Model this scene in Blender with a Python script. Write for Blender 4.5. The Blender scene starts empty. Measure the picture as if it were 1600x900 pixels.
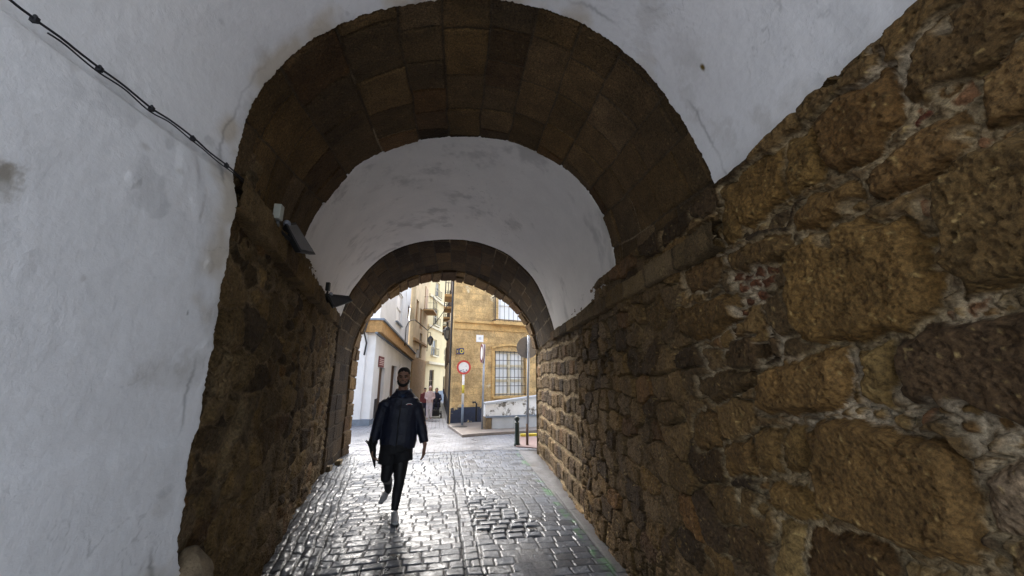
import bpy, bmesh, math, random
import numpy as np
from mathutils import Vector, Matrix
R=math.radians
random.seed(7); RS=np.random.RandomState(11)
sc=bpy.context.scene; COL=sc.collection
# ------------------------------------------------------------------ camera
FPX=580.0; PITCH=R(13.76); YAW=R(11.0); CH=1.67
cp,sp=math.cos(PITCH),math.sin(PITCH); cy,sy=math.cos(YAW),math.sin(YAW)
cam=bpy.data.objects.new('camera',bpy.data.cameras.new('camera')); COL.objects.link(cam)
cam.location=(0,0,CH); cam.rotation_euler=(R(90)+PITCH,0,-YAW)
cam.data.sensor_width=36; cam.data.lens=36*FPX/1600; cam.data.clip_start=0.02; cam.data.clip_end=1000
sc.camera=cam
def ray(px,py):
    h=px-800.0; v=450.0-py
    f=FPX*cp-v*sp; u=FPX*sp+v*cp
    return np.array([h*cy+f*sy, f*cy-h*sy, u])
CAM=np.array([0,0,CH])
def at(px,py,Y):
    d=ray(px,py); return CAM+d*(Y/d[1])
def on_plane(px,py,Y0,s):            # plane Y = Y0 - s X
    d=ray(px,py); t=Y0/(d[1]+s*d[0]); return CAM+d*t
def on_wallx(px,py,a,b):             # wall X = a + b Y
    d=ray(px,py); t=a/(d[0]-b*d[1]); return CAM+d*t
def gz(Y): return np.where(np.asarray(Y)<9.2,0.0,-0.022*(np.asarray(Y)-9.2))
def ground(px,py):
    d=ray(px,py); Y=10.0
    for _ in range(60):
        Y=0.5*Y+0.5*(CH-float(gz(Y)))*d[1]/(-d[2])
    return CAM+d*(Y/d[1])
MY=-1.05
RW=(1.361,0.1132); LW=(-0.822,-0.147); LP=(-1.458,0.16)
# ------------------------------------------------------------------ noise
def _hash(ix,iy,iz,seed):
    h=(ix.astype(np.int64)*374761393+iy.astype(np.int64)*668265263+iz.astype(np.int64)*2147483647+seed*974711)&0xffffffff
    h=((h^(h>>13))*1274126177)&0xffffffff
    h=((h^(h>>16))*2246822519)&0xffffffff
    return ((h^(h>>15))&0xffffff)/float(0xffffff)
def vnoise(P,sc_,seed=0):
    p=P*sc_; i=np.floor(p).astype(np.int64); f=p-i; f=f*f*(3-2*f)
    r=0
    for dx in (0,1):
        wx=f[...,0] if dx else 1-f[...,0]
        for dy in (0,1):
            wy=f[...,1] if dy else 1-f[...,1]
            for dz in (0,1):
                wz=f[...,2] if dz else 1-f[...,2]
                r=r+wx*wy*wz*_hash(i[...,0]+dx,i[...,1]+dy,i[...,2]+dz,seed)
    return r*2-1
def fbm(P,s,seed=0,o=4,g=0.5):
    a=1.0;r=0;t=0
    for k in range(o):
        r=r+a*vnoise(P,s,seed+k*17); t+=a; a*=g; s=s*2.03
    return r/t
def st(x,a,b):
    t=np.clip((x-a)/(b-a),0,1); return t*t*(3-2*t)
def cells(S,T,w,h,seed,jit=0.30,p=3.0,rowj=0.35):
    """irregular coursed stones: returns edge distance (0 at joint, about 1 at centre), id, second id"""
    a=S/w; b=T/h
    j0=np.floor(b).astype(np.int64)
    best=[np.full(S.shape,9.0),np.full(S.shape,9.0)]; idd=np.zeros(S.shape)
    for dj in (-1,0,1):
        j=j0+dj
        off=_hash(j,j*0+5,j*0,seed)
        ai=a+off*1.7; i0=np.floor(ai).astype(np.int64)
        for di in (-1,0,1):
            i=i0+di
            cx=i+0.5+(_hash(i,j,i*0+1,seed)-0.5)*2*jit
            cyy=j+0.5+(_hash(i,j,i*0+2,seed)-0.5)*2*jit*0.8
            hh=_hash(i,j,i*0+3,seed)
            d=(np.abs(ai-cx)**p+np.abs(b-cyy)**p)**(1/p)*(0.86+0.28*hh)
            m=d<best[0]
            best[1]=np.where(m,best[0],np.minimum(best[1],d))
            idd=np.where(m,_hash(i,j,i*0+4,seed),idd)
            best[0]=np.where(m,d,best[0])
    return best[1]-best[0],idd
# ------------------------------------------------------------------ object helpers
def tag(o,label=None,cat=None,group=None,kind=None):
    if label:o['label']=label
    if cat:o['category']=cat
    if group:o['group']=group
    if kind:o['kind']=kind
    return o
def empty(name,loc,label,cat,group=None):
    o=bpy.data.objects.new(name,None); COL.objects.link(o); o.location=loc; o.empty_display_size=0.2
    return tag(o,label,cat,group)
def put(parent,o):
    if parent is not None:
        o.parent=parent
        o.matrix_parent_inverse=Matrix.Translation(parent.location).inverted()
    return o
def meshobj(name,V,F,mat,parent=None,smooth=False,cols=None):
    me=bpy.data.meshes.new(name); me.from_pydata([tuple(v) for v in V],[],[tuple(f) for f in F]); me.update()
    if smooth: me.polygons.foreach_set('use_smooth',[True]*len(me.polygons))
    me.materials.append(mat)
    o=bpy.data.objects.new(name,me); COL.objects.link(o); put(parent,o)
    return o
def gridobj(name,P,mat,parent=None,cols=None,flip=False,wrap=False):
    n,m=P.shape[:2]
    me=bpy.data.meshes.new(name)
    idx=np.arange(n*m).reshape(n,m)
    q=np.stack([idx[:-1,:-1],idx[1:,:-1],idx[1:,1:],idx[:-1,1:]],-1).reshape(-1,4)
    if flip:q=q[:,::-1]
    me.vertices.add(n*m); me.vertices.foreach_set('co',P.reshape(-1).astype(np.float32))
    me.loops.add(q.size); me.loops.foreach_set('vertex_index',q.reshape(-1).astype(np.int32))
    me.polygons.add(len(q)); me.polygons.foreach_set('loop_start',np.arange(0,q.size,4,dtype=np.int32))
    me.polygons.foreach_set('use_smooth',np.ones(len(q),dtype=bool))
    me.update(calc_edges=True)
    if cols:
        for k,c in cols.items():
            at_=me.color_attributes.new(k,'FLOAT_COLOR','POINT')
            c4=np.ones((n*m,4),np.float32); c4[:,:3]=c.reshape(-1,3); at_.data.foreach_set('color',c4.reshape(-1))
    me.materials.append(mat); me.validate()
    o=bpy.data.objects.new(name,me); COL.objects.link(o); put(parent,o)
    return o
class MB:
    def __init__(s): s.v=[];s.f=[]
    def add(s,V,F):
        b=len(s.v); s.v+= [tuple(map(float,x)) for x in V]; s.f+=[tuple(b+i for i in f) for f in F]; return s
    def box(s,a,b,fr=None):
        x0,y0,z0=a;x1,y1,z1=b
        V=[(x,y,z) for x in(x0,x1) for y in(y0,y1) for z in(z0,z1)]
        if fr is not None: V=[fr(*v) for v in V]
        return s.add(V,[(0,1,3,2),(4,6,7,5),(0,4,5,1),(2,3,7,6),(0,2,6,4),(1,5,7,3)])
    def tube(s,pts,r,n=8,caps=True):
        pts=[Vector(p) for p in pts]; rs=r if hasattr(r,'__len__') else [r]*len(pts)
        V=[];F=[];up=None
        for i,p in enumerate(pts):
            d=(pts[min(i+1,len(pts)-1)]-pts[max(i-1,0)]).normalized()
            if up is None:
                up=Vector((0,0,1)) if abs(d.z)<0.75 else Vector((0,1,0))
            a=d.cross(up).normalized(); b=a.cross(d).normalized(); up=b
            rr=rs[i]; rx,ry=(rr if hasattr(rr,'__len__') else (rr,rr))
            for k in range(n):
                t=2*math.pi*k/n; V.append(p+a*math.cos(t)*rx+b*math.sin(t)*ry)
        for i in range(len(pts)-1):
            for k in range(n):
                k2=(k+1)%n; F.append((i*n+k,i*n+k2,(i+1)*n+k2,(i+1)*n+k))
        if caps: F.append(tuple(range(n))[::-1]); F.append(tuple((len(pts)-1)*n+k for k in range(n)))
        return s.add(V,F)
    def lathe(s,c,prof,n=16,axis='z'):
        V=[];F=[]
        for (r,z) in prof:
            for k in range(n):
                t=2*math.pi*k/n; x,y=r*math.cos(t),r*math.sin(t)
                v=(x,y,z) if axis=='z' else ((x,z,y) if axis=='y' else (z,x,y))
                V.append((c[0]+v[0],c[1]+v[1],c[2]+v[2]))
        for i in range(len(prof)-1):
            for k in range(n):
                k2=(k+1)%n; F.append((i*n+k,i*n+k2,(i+1)*n+k2,(i+1)*n+k))
        F.append(tuple(range(n))); F.append(tuple((len(prof)-1)*n+k for k in range(n)))
        return s.add(V,F)
    def ellip(s,c,r,n=14,m=9,rot=None):
        V=[];F=[]
        for i in range(m+1):
            a=math.pi*i/m
            for k in range(n):
                t=2*math.pi*k/n
                v=Vector((r[0]*math.sin(a)*math.cos(t),r[1]*math.sin(a)*math.sin(t),r[2]*math.cos(a)))
                if rot: v=rot@v
                V.append((c[0]+v.x,c[1]+v.y,c[2]+v.z))
        for i in range(m):
            for k in range(n):
                k2=(k+1)%n; F.append((i*n+k,(i+1)*n+k,(i+1)*n+k2,i*n+k2))
        return s.add(V,F)
    def build(s,name,mat,parent=None,smooth=False,bevel=0,label=None):
        me=bpy.data.meshes.new(name)
        bm=bmesh.new(); vs=[bm.verts.new(v) for v in s.v]
        for f in s.f:
            try: bm.faces.new([vs[i] for i in f])
            except ValueError: pass
        bmesh.ops.remove_doubles(bm,verts=bm.verts,dist=1e-6)
        bmesh.ops.recalc_face_normals(bm,faces=bm.faces)
        if bevel:
            bmesh.ops.bevel(bm,geom=[e for e in bm.edges if len(e.link_faces)==2 and e.calc_face_angle(0)>0.5],offset=bevel,segments=2,affect='EDGES',profile=0.6)
        for f in bm.faces: f.smooth=smooth
        bm.to_mesh(me); bm.free(); me.materials.append(mat)
        o=bpy.data.objects.new(name,me); COL.objects.link(o); put(parent,o)
        if label:o['label']=label
        return o
    def blob(s,name,mat,parent=None,voxel=0.01,smooth=4,noise=0,nscale=20,label=None):
        """voxel-fuse all the pieces into one continuous skin"""
        o=s.build(name,mat,None)
        m=o.modifiers.new('r','REMESH'); m.mode='VOXEL'; m.voxel_size=voxel; m.use_smooth_shade=True
        k=o.modifiers.new('s','SMOOTH'); k.iterations=smooth; k.factor=0.5
        bpy.context.view_layer.update()
        dg=bpy.context.evaluated_depsgraph_get()
        me=bpy.data.meshes.new_from_object(o.evaluated_get(dg))
        o.modifiers.clear(); o.data=me; me.name=name
        if noise:
            n=len(me.vertices); co=np.empty(n*3,np.float32); me.vertices.foreach_get('co',co); co=co.reshape(-1,3).astype(float)
            no=np.empty(n*3,np.float32); me.vertices.foreach_get('normal',no); no=no.reshape(-1,3)
            co+=no*(fbm(co,nscale,3,3)*noise)[:,None]
            me.vertices.foreach_set('co',co.astype(np.float32).reshape(-1)); me.update()
        me.polygons.foreach_set('use_smooth',[True]*len(me.polygons))
        if not me.materials: me.materials.append(mat)
        put(parent,o)
        if label:o['label']=label
        return o
# ------------------------------------------------------------------ materials
def newmat(name):
    m=bpy.data.materials.new(name); m.use_nodes=True; nt=m.node_tree
    return m,nt,nt.nodes['Principled BSDF']
def N(nt,t,**k):
    n=nt.nodes.new(t)
    for a,b in k.items():
        if a in n.inputs: n.inputs[a].default_value=b
        else: setattr(n,a,b)
    return n
def L(nt,a,b): nt.links.new(a,b)
def surf(name,col,rough=0.8,var=0.25,scale=6.0,bump=0.3,bscale=40.0,bdist=0.01,attr=None,metal=0.0,spots=0.0,spotcol=(.1,.1,.1),pits=0.0,pscale=60.0,spec=0.5,fine=0.0,detail=8,course=None):
    m,nt,bs=newmat(name)
    bs.inputs['Roughness'].default_value=rough; bs.inputs['Metallic'].default_value=metal
    bs.inputs['Specular IOR Level'].default_value=spec
    tc=N(nt,'ShaderNodeTexCoord'); co=tc.outputs['Object']
    if attr:
        a=N(nt,'ShaderNodeVertexColor'); a.layer_name=attr; base=a.outputs['Color']
    else:
        a=N(nt,'ShaderNodeRGB'); a.outputs[0].default_value=(*col,1); base=a.outputs[0]
    n1=N(nt,'ShaderNodeTexNoise',Scale=scale,Detail=detail,Roughness=0.65); L(nt,co,n1.inputs['Vector'])
    mr=N(nt,'ShaderNodeMapRange'); mr.inputs['From Min'].default_value=0.3; mr.inputs['From Max'].default_value=0.7
    mr.inputs['To Min'].default_value=1-var; mr.inputs['To Max'].default_value=1+var
    L(nt,n1.outputs['Fac'],mr.inputs['Value'])
    mul=N(nt,'ShaderNodeVectorMath',operation='SCALE'); L(nt,base,mul.inputs[0]); L(nt,mr.outputs[0],mul.inputs['Scale'])
    out=mul.outputs[0]
    if fine:
        n3=N(nt,'ShaderNodeTexNoise',Scale=pscale*1.3,Detail=3,Roughness=0.8); L(nt,co,n3.inputs['Vector'])
        m3=N(nt,'ShaderNodeMapRange'); m3.inputs['From Min'].default_value=0.35; m3.inputs['From Max'].default_value=0.65
        m3.inputs['To Min'].default_value=1-fine; m3.inputs['To Max'].default_value=1+fine
        L(nt,n3.outputs['Fac'],m3.inputs['Value'])
        mm=N(nt,'ShaderNodeVectorMath',operation='SCALE'); L(nt,out,mm.inputs[0]); L(nt,m3.outputs[0],mm.inputs['Scale']); out=mm.outputs[0]
    if course:
        sx=N(nt,'ShaderNodeSeparateXYZ'); wn=N(nt,'ShaderNodeTexNoise',Scale=2.5,Detail=3); L(nt,co,wn.inputs['Vector'])
        wa=N(nt,'ShaderNodeVectorMath',operation='MULTIPLY_ADD'); L(nt,wn.outputs['Color'],wa.inputs[0]); wa.inputs[1].default_value=(.10,.10,.10); L(nt,co,wa.inputs[2]); L(nt,wa.outputs[0],sx.inputs[0])
        cb=N(nt,'ShaderNodeCombineXYZ'); L(nt,sx.outputs[0],cb.inputs[0]); L(nt,sx.outputs[2],cb.inputs[1])
        bk=N(nt,'ShaderNodeTexBrick'); bk.inputs['Scale'].default_value=1; bk.inputs['Brick Width'].default_value=course[0]; bk.inputs['Row Height'].default_value=course[1]; bk.inputs['Mortar Size'].default_value=.014; bk.inputs['Mortar Smooth'].default_value=.5
        bk.inputs['Color1'].default_value=(.78,.78,.78,1); bk.inputs['Color2'].default_value=(1.15,1.12,1.05,1); bk.inputs['Mortar'].default_value=(.8,.78,.72,1); L(nt,cb.outputs[0],bk.inputs['Vector'])
        mc=N(nt,'ShaderNodeVectorMath',operation='MULTIPLY'); L(nt,out,mc.inputs[0]); L(nt,bk.outputs['Color'],mc.inputs[1]); out=mc.outputs[0]
    if spots:
        n2=N(nt,'ShaderNodeTexNoise',Scale=scale*0.6,Detail=10,Roughness=0.7); L(nt,co,n2.inputs['Vector'])
        r2=N(nt,'ShaderNodeMapRange'); r2.inputs['From Min'].default_value=0.66-spots*0.2; r2.inputs['From Max'].default_value=0.70-spots*0.2
        L(nt,n2.outputs['Fac'],r2.inputs['Value'])
        mx=N(nt,'ShaderNodeMix',data_type='RGBA'); L(nt,r2.outputs[0],mx.inputs[0]); L(nt,out,mx.inputs[6]); mx.inputs[7].default_value=(*spotcol,1); out=mx.outputs[2]
    L(nt,out,bs.inputs['Base Color'])
    if bump:
        nb=N(nt,'ShaderNodeTexNoise',Scale=bscale,Detail=6,Roughness=0.7); L(nt,co,nb.inputs['Vector']); h=nb.outputs['Fac']
        if pits:
            vo=N(nt,'ShaderNodeTexVoronoi',Scale=pscale); L(nt,co,vo.inputs['Vector'])
            mp=N(nt,'ShaderNodeMapRange'); mp.inputs['From Min'].default_value=0.0; mp.inputs['From Max'].default_value=0.5; L(nt,vo.outputs['Distance'],mp.inputs['Value'])
            sc_=N(nt,'ShaderNodeMath',operation='MULTIPLY'); L(nt,mp.outputs[0],sc_.inputs[0]); sc_.inputs[1].default_value=pits
            ad=N(nt,'ShaderNodeMath',operation='ADD'); L(nt,h,ad.inputs[0]); L(nt,sc_.outputs[0],ad.inputs[1]); h=ad.outputs[0]
        b=N(nt,'ShaderNodeBump',Strength=min(bump,1.0),Distance=bdist*1.35); L(nt,h,b.inputs['Height']); L(nt,b.outputs[0],bs.inputs['Normal'])
    return m
M={}
M['stone']=surf('rubble_stone',(.2,.13,.06),0.9,0.34,8,0.75,34,0.012,attr='Col',pits=0.8,pscale=42,fine=0.45,spec=0.25)
M['dressed']=surf('dressed_stone',(.2,.13,.06),0.9,0.30,6,0.9,50,0.010,attr='Col',pits=0.5,pscale=60,fine=0.5,spec=0.25)
M['plaster']=surf('white_plaster',(.7,.7,.7),0.75,0.05,2.5,0.35,14,0.012,attr='Col',spec=0.3,fine=0.02,pscale=30)
M['masonry']=surf('outer_masonry',(.3,.22,.12),0.9,0.2,3,0.4,20)
M['ochre']=surf('ochre_stone_wall',(.52,.36,.175),0.9,0.38,1.9,1.0,9,0.04,spots=0.30,spotcol=(.66,.55,.36),fine=0.22,pscale=14,course=(.62,.27))
M['ochretrim']=surf('ochre_trim',(.55,.36,.15),0.9,0.25,3,0.5,14,0.02,fine=0.15,pscale=12)
M['dado']=surf('dark_blue_dado',(.016,.022,.045),0.7,0.4,3,0.4,12,0.01,spots=0.55,spotcol=(.50,.38,.20))
M['whitewall']=surf('whitewashed_wall',(.68,.70,.73),0.85,0.10,1.1,0.4,8,0.015,spots=0.06,spotcol=(.3,.29,.27))
M['peel']=surf('peeling_white_paint',(.76,.77,.77),0.85,0.10,3.2,0.4,12,0.01,spots=0.62,spotcol=(.12,.11,.09))
M['cream']=surf('cream_render',(.66,.55,.33),0.85,0.10,0.7,0.2,6,0.01)
M['creamtrim']=surf('cream_trim',(.66,.59,.44),0.8,0.08,1.5,0.1,6)
M['tan']=surf('tan_render',(.58,.45,.28),0.85,0.2,0.8,0.3,6,0.02)
M['browntrim']=surf('brown_cornice',(.36,.22,.09),0.85,0.3,5,0.6,16,0.02,fine=0.2,pscale=16)
M['greytrim']=surf('grey_blue_skirting',(.16,.20,.26),0.7,0.25,3,0.2,10)
M['slab']=surf('grey_stone_slab',(.45,.48,.52),0.6,0.12,2,0.15,10,0.005)
M['iron']=surf('black_iron',(.015,.015,.018),0.45,0.2,10,0.1,30,0.003)
M['greenpaint']=surf('dark_green_cast_iron',(.012,.028,.024),0.35,0.2,10,0.1,30,0.003)
M['wood']=surf('brown_wood',(.10,.055,.03),0.6,0.3,6,0.3,20,0.005)
M['orangewood']=surf('orange_wood',(.28,.14,.045),0.6,0.25,4,0.2,20,0.005)
M['shutter']=surf('white_shutter',(.80,.81,.83),0.5,0.05,4,0.05,20)
M['darkpane']=surf('dark_window_pane',(.03,.035,.04),0.15,0.2,2,0,1)
M['galv']=surf('galvanised_steel',(.30,.33,.38),0.45,0.15,8,0.1,30,0.003,metal=0.55)
M['signgrey']=surf('sign_back_grey',(.27,.29,.35),0.5,0.15,5,0.05,20,metal=0.2)
M['red']=surf('sign_red',(.55,.07,.06),0.4,0.12,20,0,1)
M['white']=surf('sign_white',(.80,.80,.80),0.4,0.05,10,0,1,spots=0.0)
M['sticker']=surf('grey_sticker',(.25,.27,.36),0.5,0.4,40,0,1)
M['yellow']=surf('yellow_paint',(.62,.50,.06),0.6,0.2,8,0.1,20)
M['blue']=surf('blue_tile',(.025,.025,.12),0.3,0.1,10,0,1)
M['asphaltpink']=surf('pink_paving',(.24,.165,.155),0.6,0.15,6,0.2,30,0.004)
M['black']=surf('black_plastic',(.012,.012,.013),0.5,0.1,10,0.05,30)
M['lampglass']=surf('lamp_glass',(.035,.035,.038),0.2,0.05,10,0,1)
M['greyplastic']=surf('grey_plastic_box',(.42,.43,.38),0.6,0.06,10,0.05,30)
M['cable']=surf('black_cable_sheath',(.012,.012,.016),0.6,0.1,20,0.1,40)
M['kerbstone']=surf('worn_pale_stone',(.17,.125,.075),0.85,0.45,9,0.7,50,0.008,pits=0.3,pscale=70,fine=0.2)
# people
M['skin']=surf('skin_brown',(.29,.16,.11),0.5,0.08,30,0.05,80,0.001)
M['skinlight']=surf('skin_light',(.42,.25,.18),0.5,0.08,30,0,80)
M['hair']=surf('black_hair',(.010,.008,.007),0.6,0.3,60,0.5,160,0.003)
M['jacket']=surf('navy_jacket_nylon',(.011,.015,.034),0.48,0.25,14,0.6,26,0.012,spec=0.45)
M['shorts']=surf('black_shorts',(.009,.009,.012),0.8,0.2,20,0.4,30,0.006)
M['leggings']=surf('black_leggings',(.007,.007,.009),0.6,0.2,20,0.2,60,0.003)
M['shoe']=surf('grey_trainers',(.42,.41,.42),0.7,0.15,40,0.3,120,0.002)
M['sole']=surf('pale_soles',(.50,.49,.47),0.6,0.1,30,0.1,60)
M['umb']=surf('black_umbrella_cloth',(.008,.008,.010),0.55,0.2,30,0.3,50,0.004)
M['tee']=surf('blue_tshirt',(.02,.04,.09),0.8,0.1,30,0.1,60)
M['maroon']=surf('maroon_coat',(.14,.03,.035),0.8,0.2,20,0.1,30)
M['pale']=surf('pale_pink_jumper',(.62,.48,.49),0.8,0.12,12,0.1,30)
M['paletrouser']=surf('pale_lilac_trousers',(.60,.55,.60),0.8,0.12,12,0.1,30)
M['darkcloth']=surf('dark_blue_cloth',(.02,.02,.045),0.8,0.2,12,0.1,30)
M['tyre']=surf('rubber_tyre',(.015,.015,.015),0.7,0.1,20,0.1,30)
M['bark']=M['wood']
# ---- near cobbles (vertex colour + roughness from the colour attribute alpha-like channel)
def cobble_mat():
    m,nt,bs=newmat('wet_granite_setts')
    tc=N(nt,'ShaderNodeTexCoord'); co=tc.outputs['Object']
    a=N(nt,'ShaderNodeVertexColor'); a.layer_name='Col'
    w=N(nt,'ShaderNodeVertexColor'); w.layer_name='Wet'
    sep=N(nt,'ShaderNodeSeparateColor'); L(nt,w.outputs['Color'],sep.inputs[0])
    n1=N(nt,'ShaderNodeTexNoise',Scale=35,Detail=6,Roughness=0.7); L(nt,co,n1.inputs['Vector'])
    mr=N(nt,'ShaderNodeMapRange'); mr.inputs['From Min'].default_value=.3; mr.inputs['From Max'].default_value=.7; mr.inputs['To Min'].default_value=.65; mr.inputs['To Max'].default_value=1.35
    L(nt,n1.outputs['Fac'],mr.inputs['Value'])
    mul=N(nt,'ShaderNodeVectorMath',operation='SCALE'); L(nt,a.outputs['Color'],mul.inputs[0]); L(nt,mr.outputs[0],mul.inputs['Scale']); L(nt,mul.outputs[0],bs.inputs['Base Color'])
    n2=N(nt,'ShaderNodeTexNoise',Scale=9,Detail=5,Roughness=0.6); L(nt,co,n2.inputs['Vector'])
    ad=N(nt,'ShaderNodeMath',operation='MULTIPLY_ADD'); L(nt,n2.outputs['Fac'],ad.inputs[0]); ad.inputs[1].default_value=0.22; L(nt,sep.outputs[0],ad.inputs[2])
    L(nt,ad.outputs[0],bs.inputs['Roughness'])
    bs.inputs['Specular Tint'].default_value=(.80,.90,1.0,1); bs.inputs['Specular IOR Level'].default_value=0.55; bs.inputs['Coat Weight'].default_value=0.3; bs.inputs['Coat Roughness'].default_value=0.16
    nb=N(nt,'ShaderNodeTexNoise',Scale=55,Detail=5,Roughness=0.65); L(nt,co,nb.inputs['Vector'])
    nb2=N(nt,'ShaderNodeTexNoise',Scale=14,Detail=3,Roughness=0.5); L(nt,co,nb2.inputs['Vector'])
    ad2=N(nt,'ShaderNodeMath',operation='MULTIPLY_ADD'); L(nt,nb2.outputs['Fac'],ad2.inputs[0]); ad2.inputs[1].default_value=1.6; L(nt,nb.outputs['Fac'],ad2.inputs[2])
    b=N(nt,'ShaderNodeBump',Distance=0.006); L(nt,ad2.outputs[0],b.inputs['Height']); L(nt,sep.outputs[1],b.inputs['Strength']); L(nt,b.outputs[0],bs.inputs['Normal'])
    return m
M['setts']=cobble_mat()
def paver_mat(name,c1,c2,mort,w,h,rot,rough=0.38,bump=0.6):
    m,nt,bs=newmat(name)
    tc=N(nt,'ShaderNodeTexCoord'); mp=N(nt,'ShaderNodeMapping'); mp.inputs['Rotation'].default_value=(0,0,rot); L(nt,tc.outputs['Object'],mp.inputs[0])
    br=N(nt,'ShaderNodeTexBrick'); br.inputs['Scale'].default_value=1.0; br.inputs['Brick Width'].default_value=w; br.inputs['Row Height'].default_value=h
    br.inputs['Mortar Size'].default_value=0.012; br.inputs['Mortar Smooth'].default_value=0.4
    br.inputs['Color1'].default_value=(*c1,1); br.inputs['Color2'].default_value=(*c2,1); br.inputs['Mortar'].default_value=(*mort,1)
    L(nt,mp.outputs[0],br.inputs['Vector'])
    n1=N(nt,'ShaderNodeTexNoise',Scale=1.3,Detail=8,Roughness=0.7); L(nt,tc.outputs['Object'],n1.inputs['Vector'])
    mr=N(nt,'ShaderNodeMapRange'); mr.inputs['From Min'].default_value=.3; mr.inputs['From Max'].default_value=.7; mr.inputs['To Min'].default_value=.7; mr.inputs['To Max'].default_value=1.3
    L(nt,n1.outputs['Fac'],mr.inputs['Value'])
    mul=N(nt,'ShaderNodeVectorMath',operation='SCALE'); L(nt,br.outputs['Color'],mul.inputs[0]); L(nt,mr.outputs[0],mul.inputs['Scale']); L(nt,mul.outputs[0],bs.inputs['Base Color'])
    r2=N(nt,'ShaderNodeMapRange'); r2.inputs['From Min'].default_value=.35; r2.inputs['From Max'].default_value=.65; r2.inputs['To Min'].default_value=rough-.1; r2.inputs['To Max'].default_value=rough+.2
    L(nt,n1.outputs['Fac'],r2.inputs['Value']); L(nt,r2.outputs[0],bs.inputs['Roughness'])
    n3=N(nt,'ShaderNodeTexNoise',Scale=18,Detail=5); L(nt,tc.outputs['Object'],n3.inputs['Vector'])
    ad=N(nt,'ShaderNodeMath',operation='MULTIPLY_ADD'); L(nt,br.outputs['Fac'],ad.inputs[0]); ad.inputs[1].default_value=-1.3; L(nt,n3.outputs['Fac'],ad.inputs[2])
    b=N(nt,'ShaderNodeBump',Strength=bump,Distance=0.012); L(nt,ad.outputs[0],b.inputs['Height']); L(nt,b.outputs[0],bs.inputs['Normal'])
    return m
# ------------------------------------------------------------------ curves
def resample(pts,n,smooth=0):
    P=np.array(pts,float)
    # catmull-rom
    Q=[]
    for i in range(len(P)-1):
        p0=P[max(i-1,0)];p1=P[i];p2=P[i+1];p3=P[min(i+2,len(P)-1)]
        for t in np.linspace(0,1,24,endpoint=False):
            Q.append(0.5*((2*p1)+(-p0+p2)*t+(2*p0-5*p1+4*p2-p3)*t*t+(-p0+3*p1-3*p2+p3)*t**3))
    Q.append(P[-1]); Q=np.array(Q)
    d=np.r_[0,np.cumsum(np.linalg.norm(np.diff(Q,axis=0),axis=1))]
    u=np.linspace(0,d[-1],n); out=np.stack([np.interp(u,d,Q[:,k]) for k in range(Q.shape[1])],1)
    if smooth:
        for _ in range(smooth):
            out[1:-1]=0.25*out[:-2]+0.5*out[1:-1]+0.25*out[2:]
    return out
def normals(P,toward):
    du=np.gradient(P,axis=0); dv=np.gradient(P,axis=1); n=np.cross(du,dv); n/=np.linalg.norm(n,axis=-1,keepdims=True)+1e-12
    s=np.sign(np.sum(n*(toward-P),-1,keepdims=True)); s[s==0]=1
    return n*s
A_px=[(365,285),(372,232),(386,185),(407,143),(440,104),(482,66),(532,36),(584,16),(640,4),(700,-3),(745,-4),(800,2),(860,16),(920,42),(975,80),(1020,120),(1052,165),(1080,213),(1101,255),(1117,292)]
A3=[on_plane(x,y,1.93,.1) for x,y in A_px]
B_px=[(466,397),(480,365),(497,332),(523,298),(557,264),(602,238),(652,222),(700,216),(740,215),(790,221),(840,239),(888,268),(921,303),(945,345),(957,388),(962,437)]
B3=[on_plane(x,y,3.754,.196) for x,y in B_px]
C_px=[(530,500),(545,462),(562,437),(578,418),(600,400),(627,386),(660,377),(700,374),(740,377),(770,386),(797,400),(825,425),(840,445),(852,472),(861,498),(868,523)]
C3=[on_plane(x,y,7.22,.295) for x,y in C_px]
D_px=[(540,625),(547,560),(560,515),(585,477),(610,450),(642,432),(680,424),(705,422),(730,426),(762,440),(792,460),(817,485),(833,510),(839,532),(842,545)]
D3=[on_plane(x,y,9.0,.2) for x,y in D_px]
E_px=[(549,640),(552,600),(558,550),(567,512),(585,487),(605,467),(630,452),(655,442),(682,437),(717,438),(742,445),(767,457),(792,473),(812,492),(826,512),(834,530),(837,545)]
E3=[on_plane(x,y,9.5,.2) for x,y in E_px]
# ------------------------------------------------------------------ the passage
PASS=empty('vaulted_passage',(0,5,0),'long vaulted street passage of rubble stone walls, white plaster vaults and dark stone arches','passage')
def stonecol(idd,P,seed,base=(.150,.092,.038),spread=0.5):
    h=idd; h2=(idd*7.13)%1.0; h3=(idd*13.7)%1.0
    b=(0.62+spread*h**1.2)[...,None]*np.array(base)
    b=b*(1+np.stack([0.10*(h2-.5),0*h2,0.35*(h2-.5)*-1],-1))
    dark=(h3>(0.78 if seed<50 else 0.90))[...,None]; b=b*(1.0 if seed in(1,2) else 1.0); b=np.where(dark,b*np.array([.50,.48,.50]),b)
    redd=(h3<0.07)[...,None]; b=np.where(redd,b*(np.array([1.0,.86,.80]) if seed<50 else np.array([1.05,.92,.85])),b)
    return b
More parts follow.
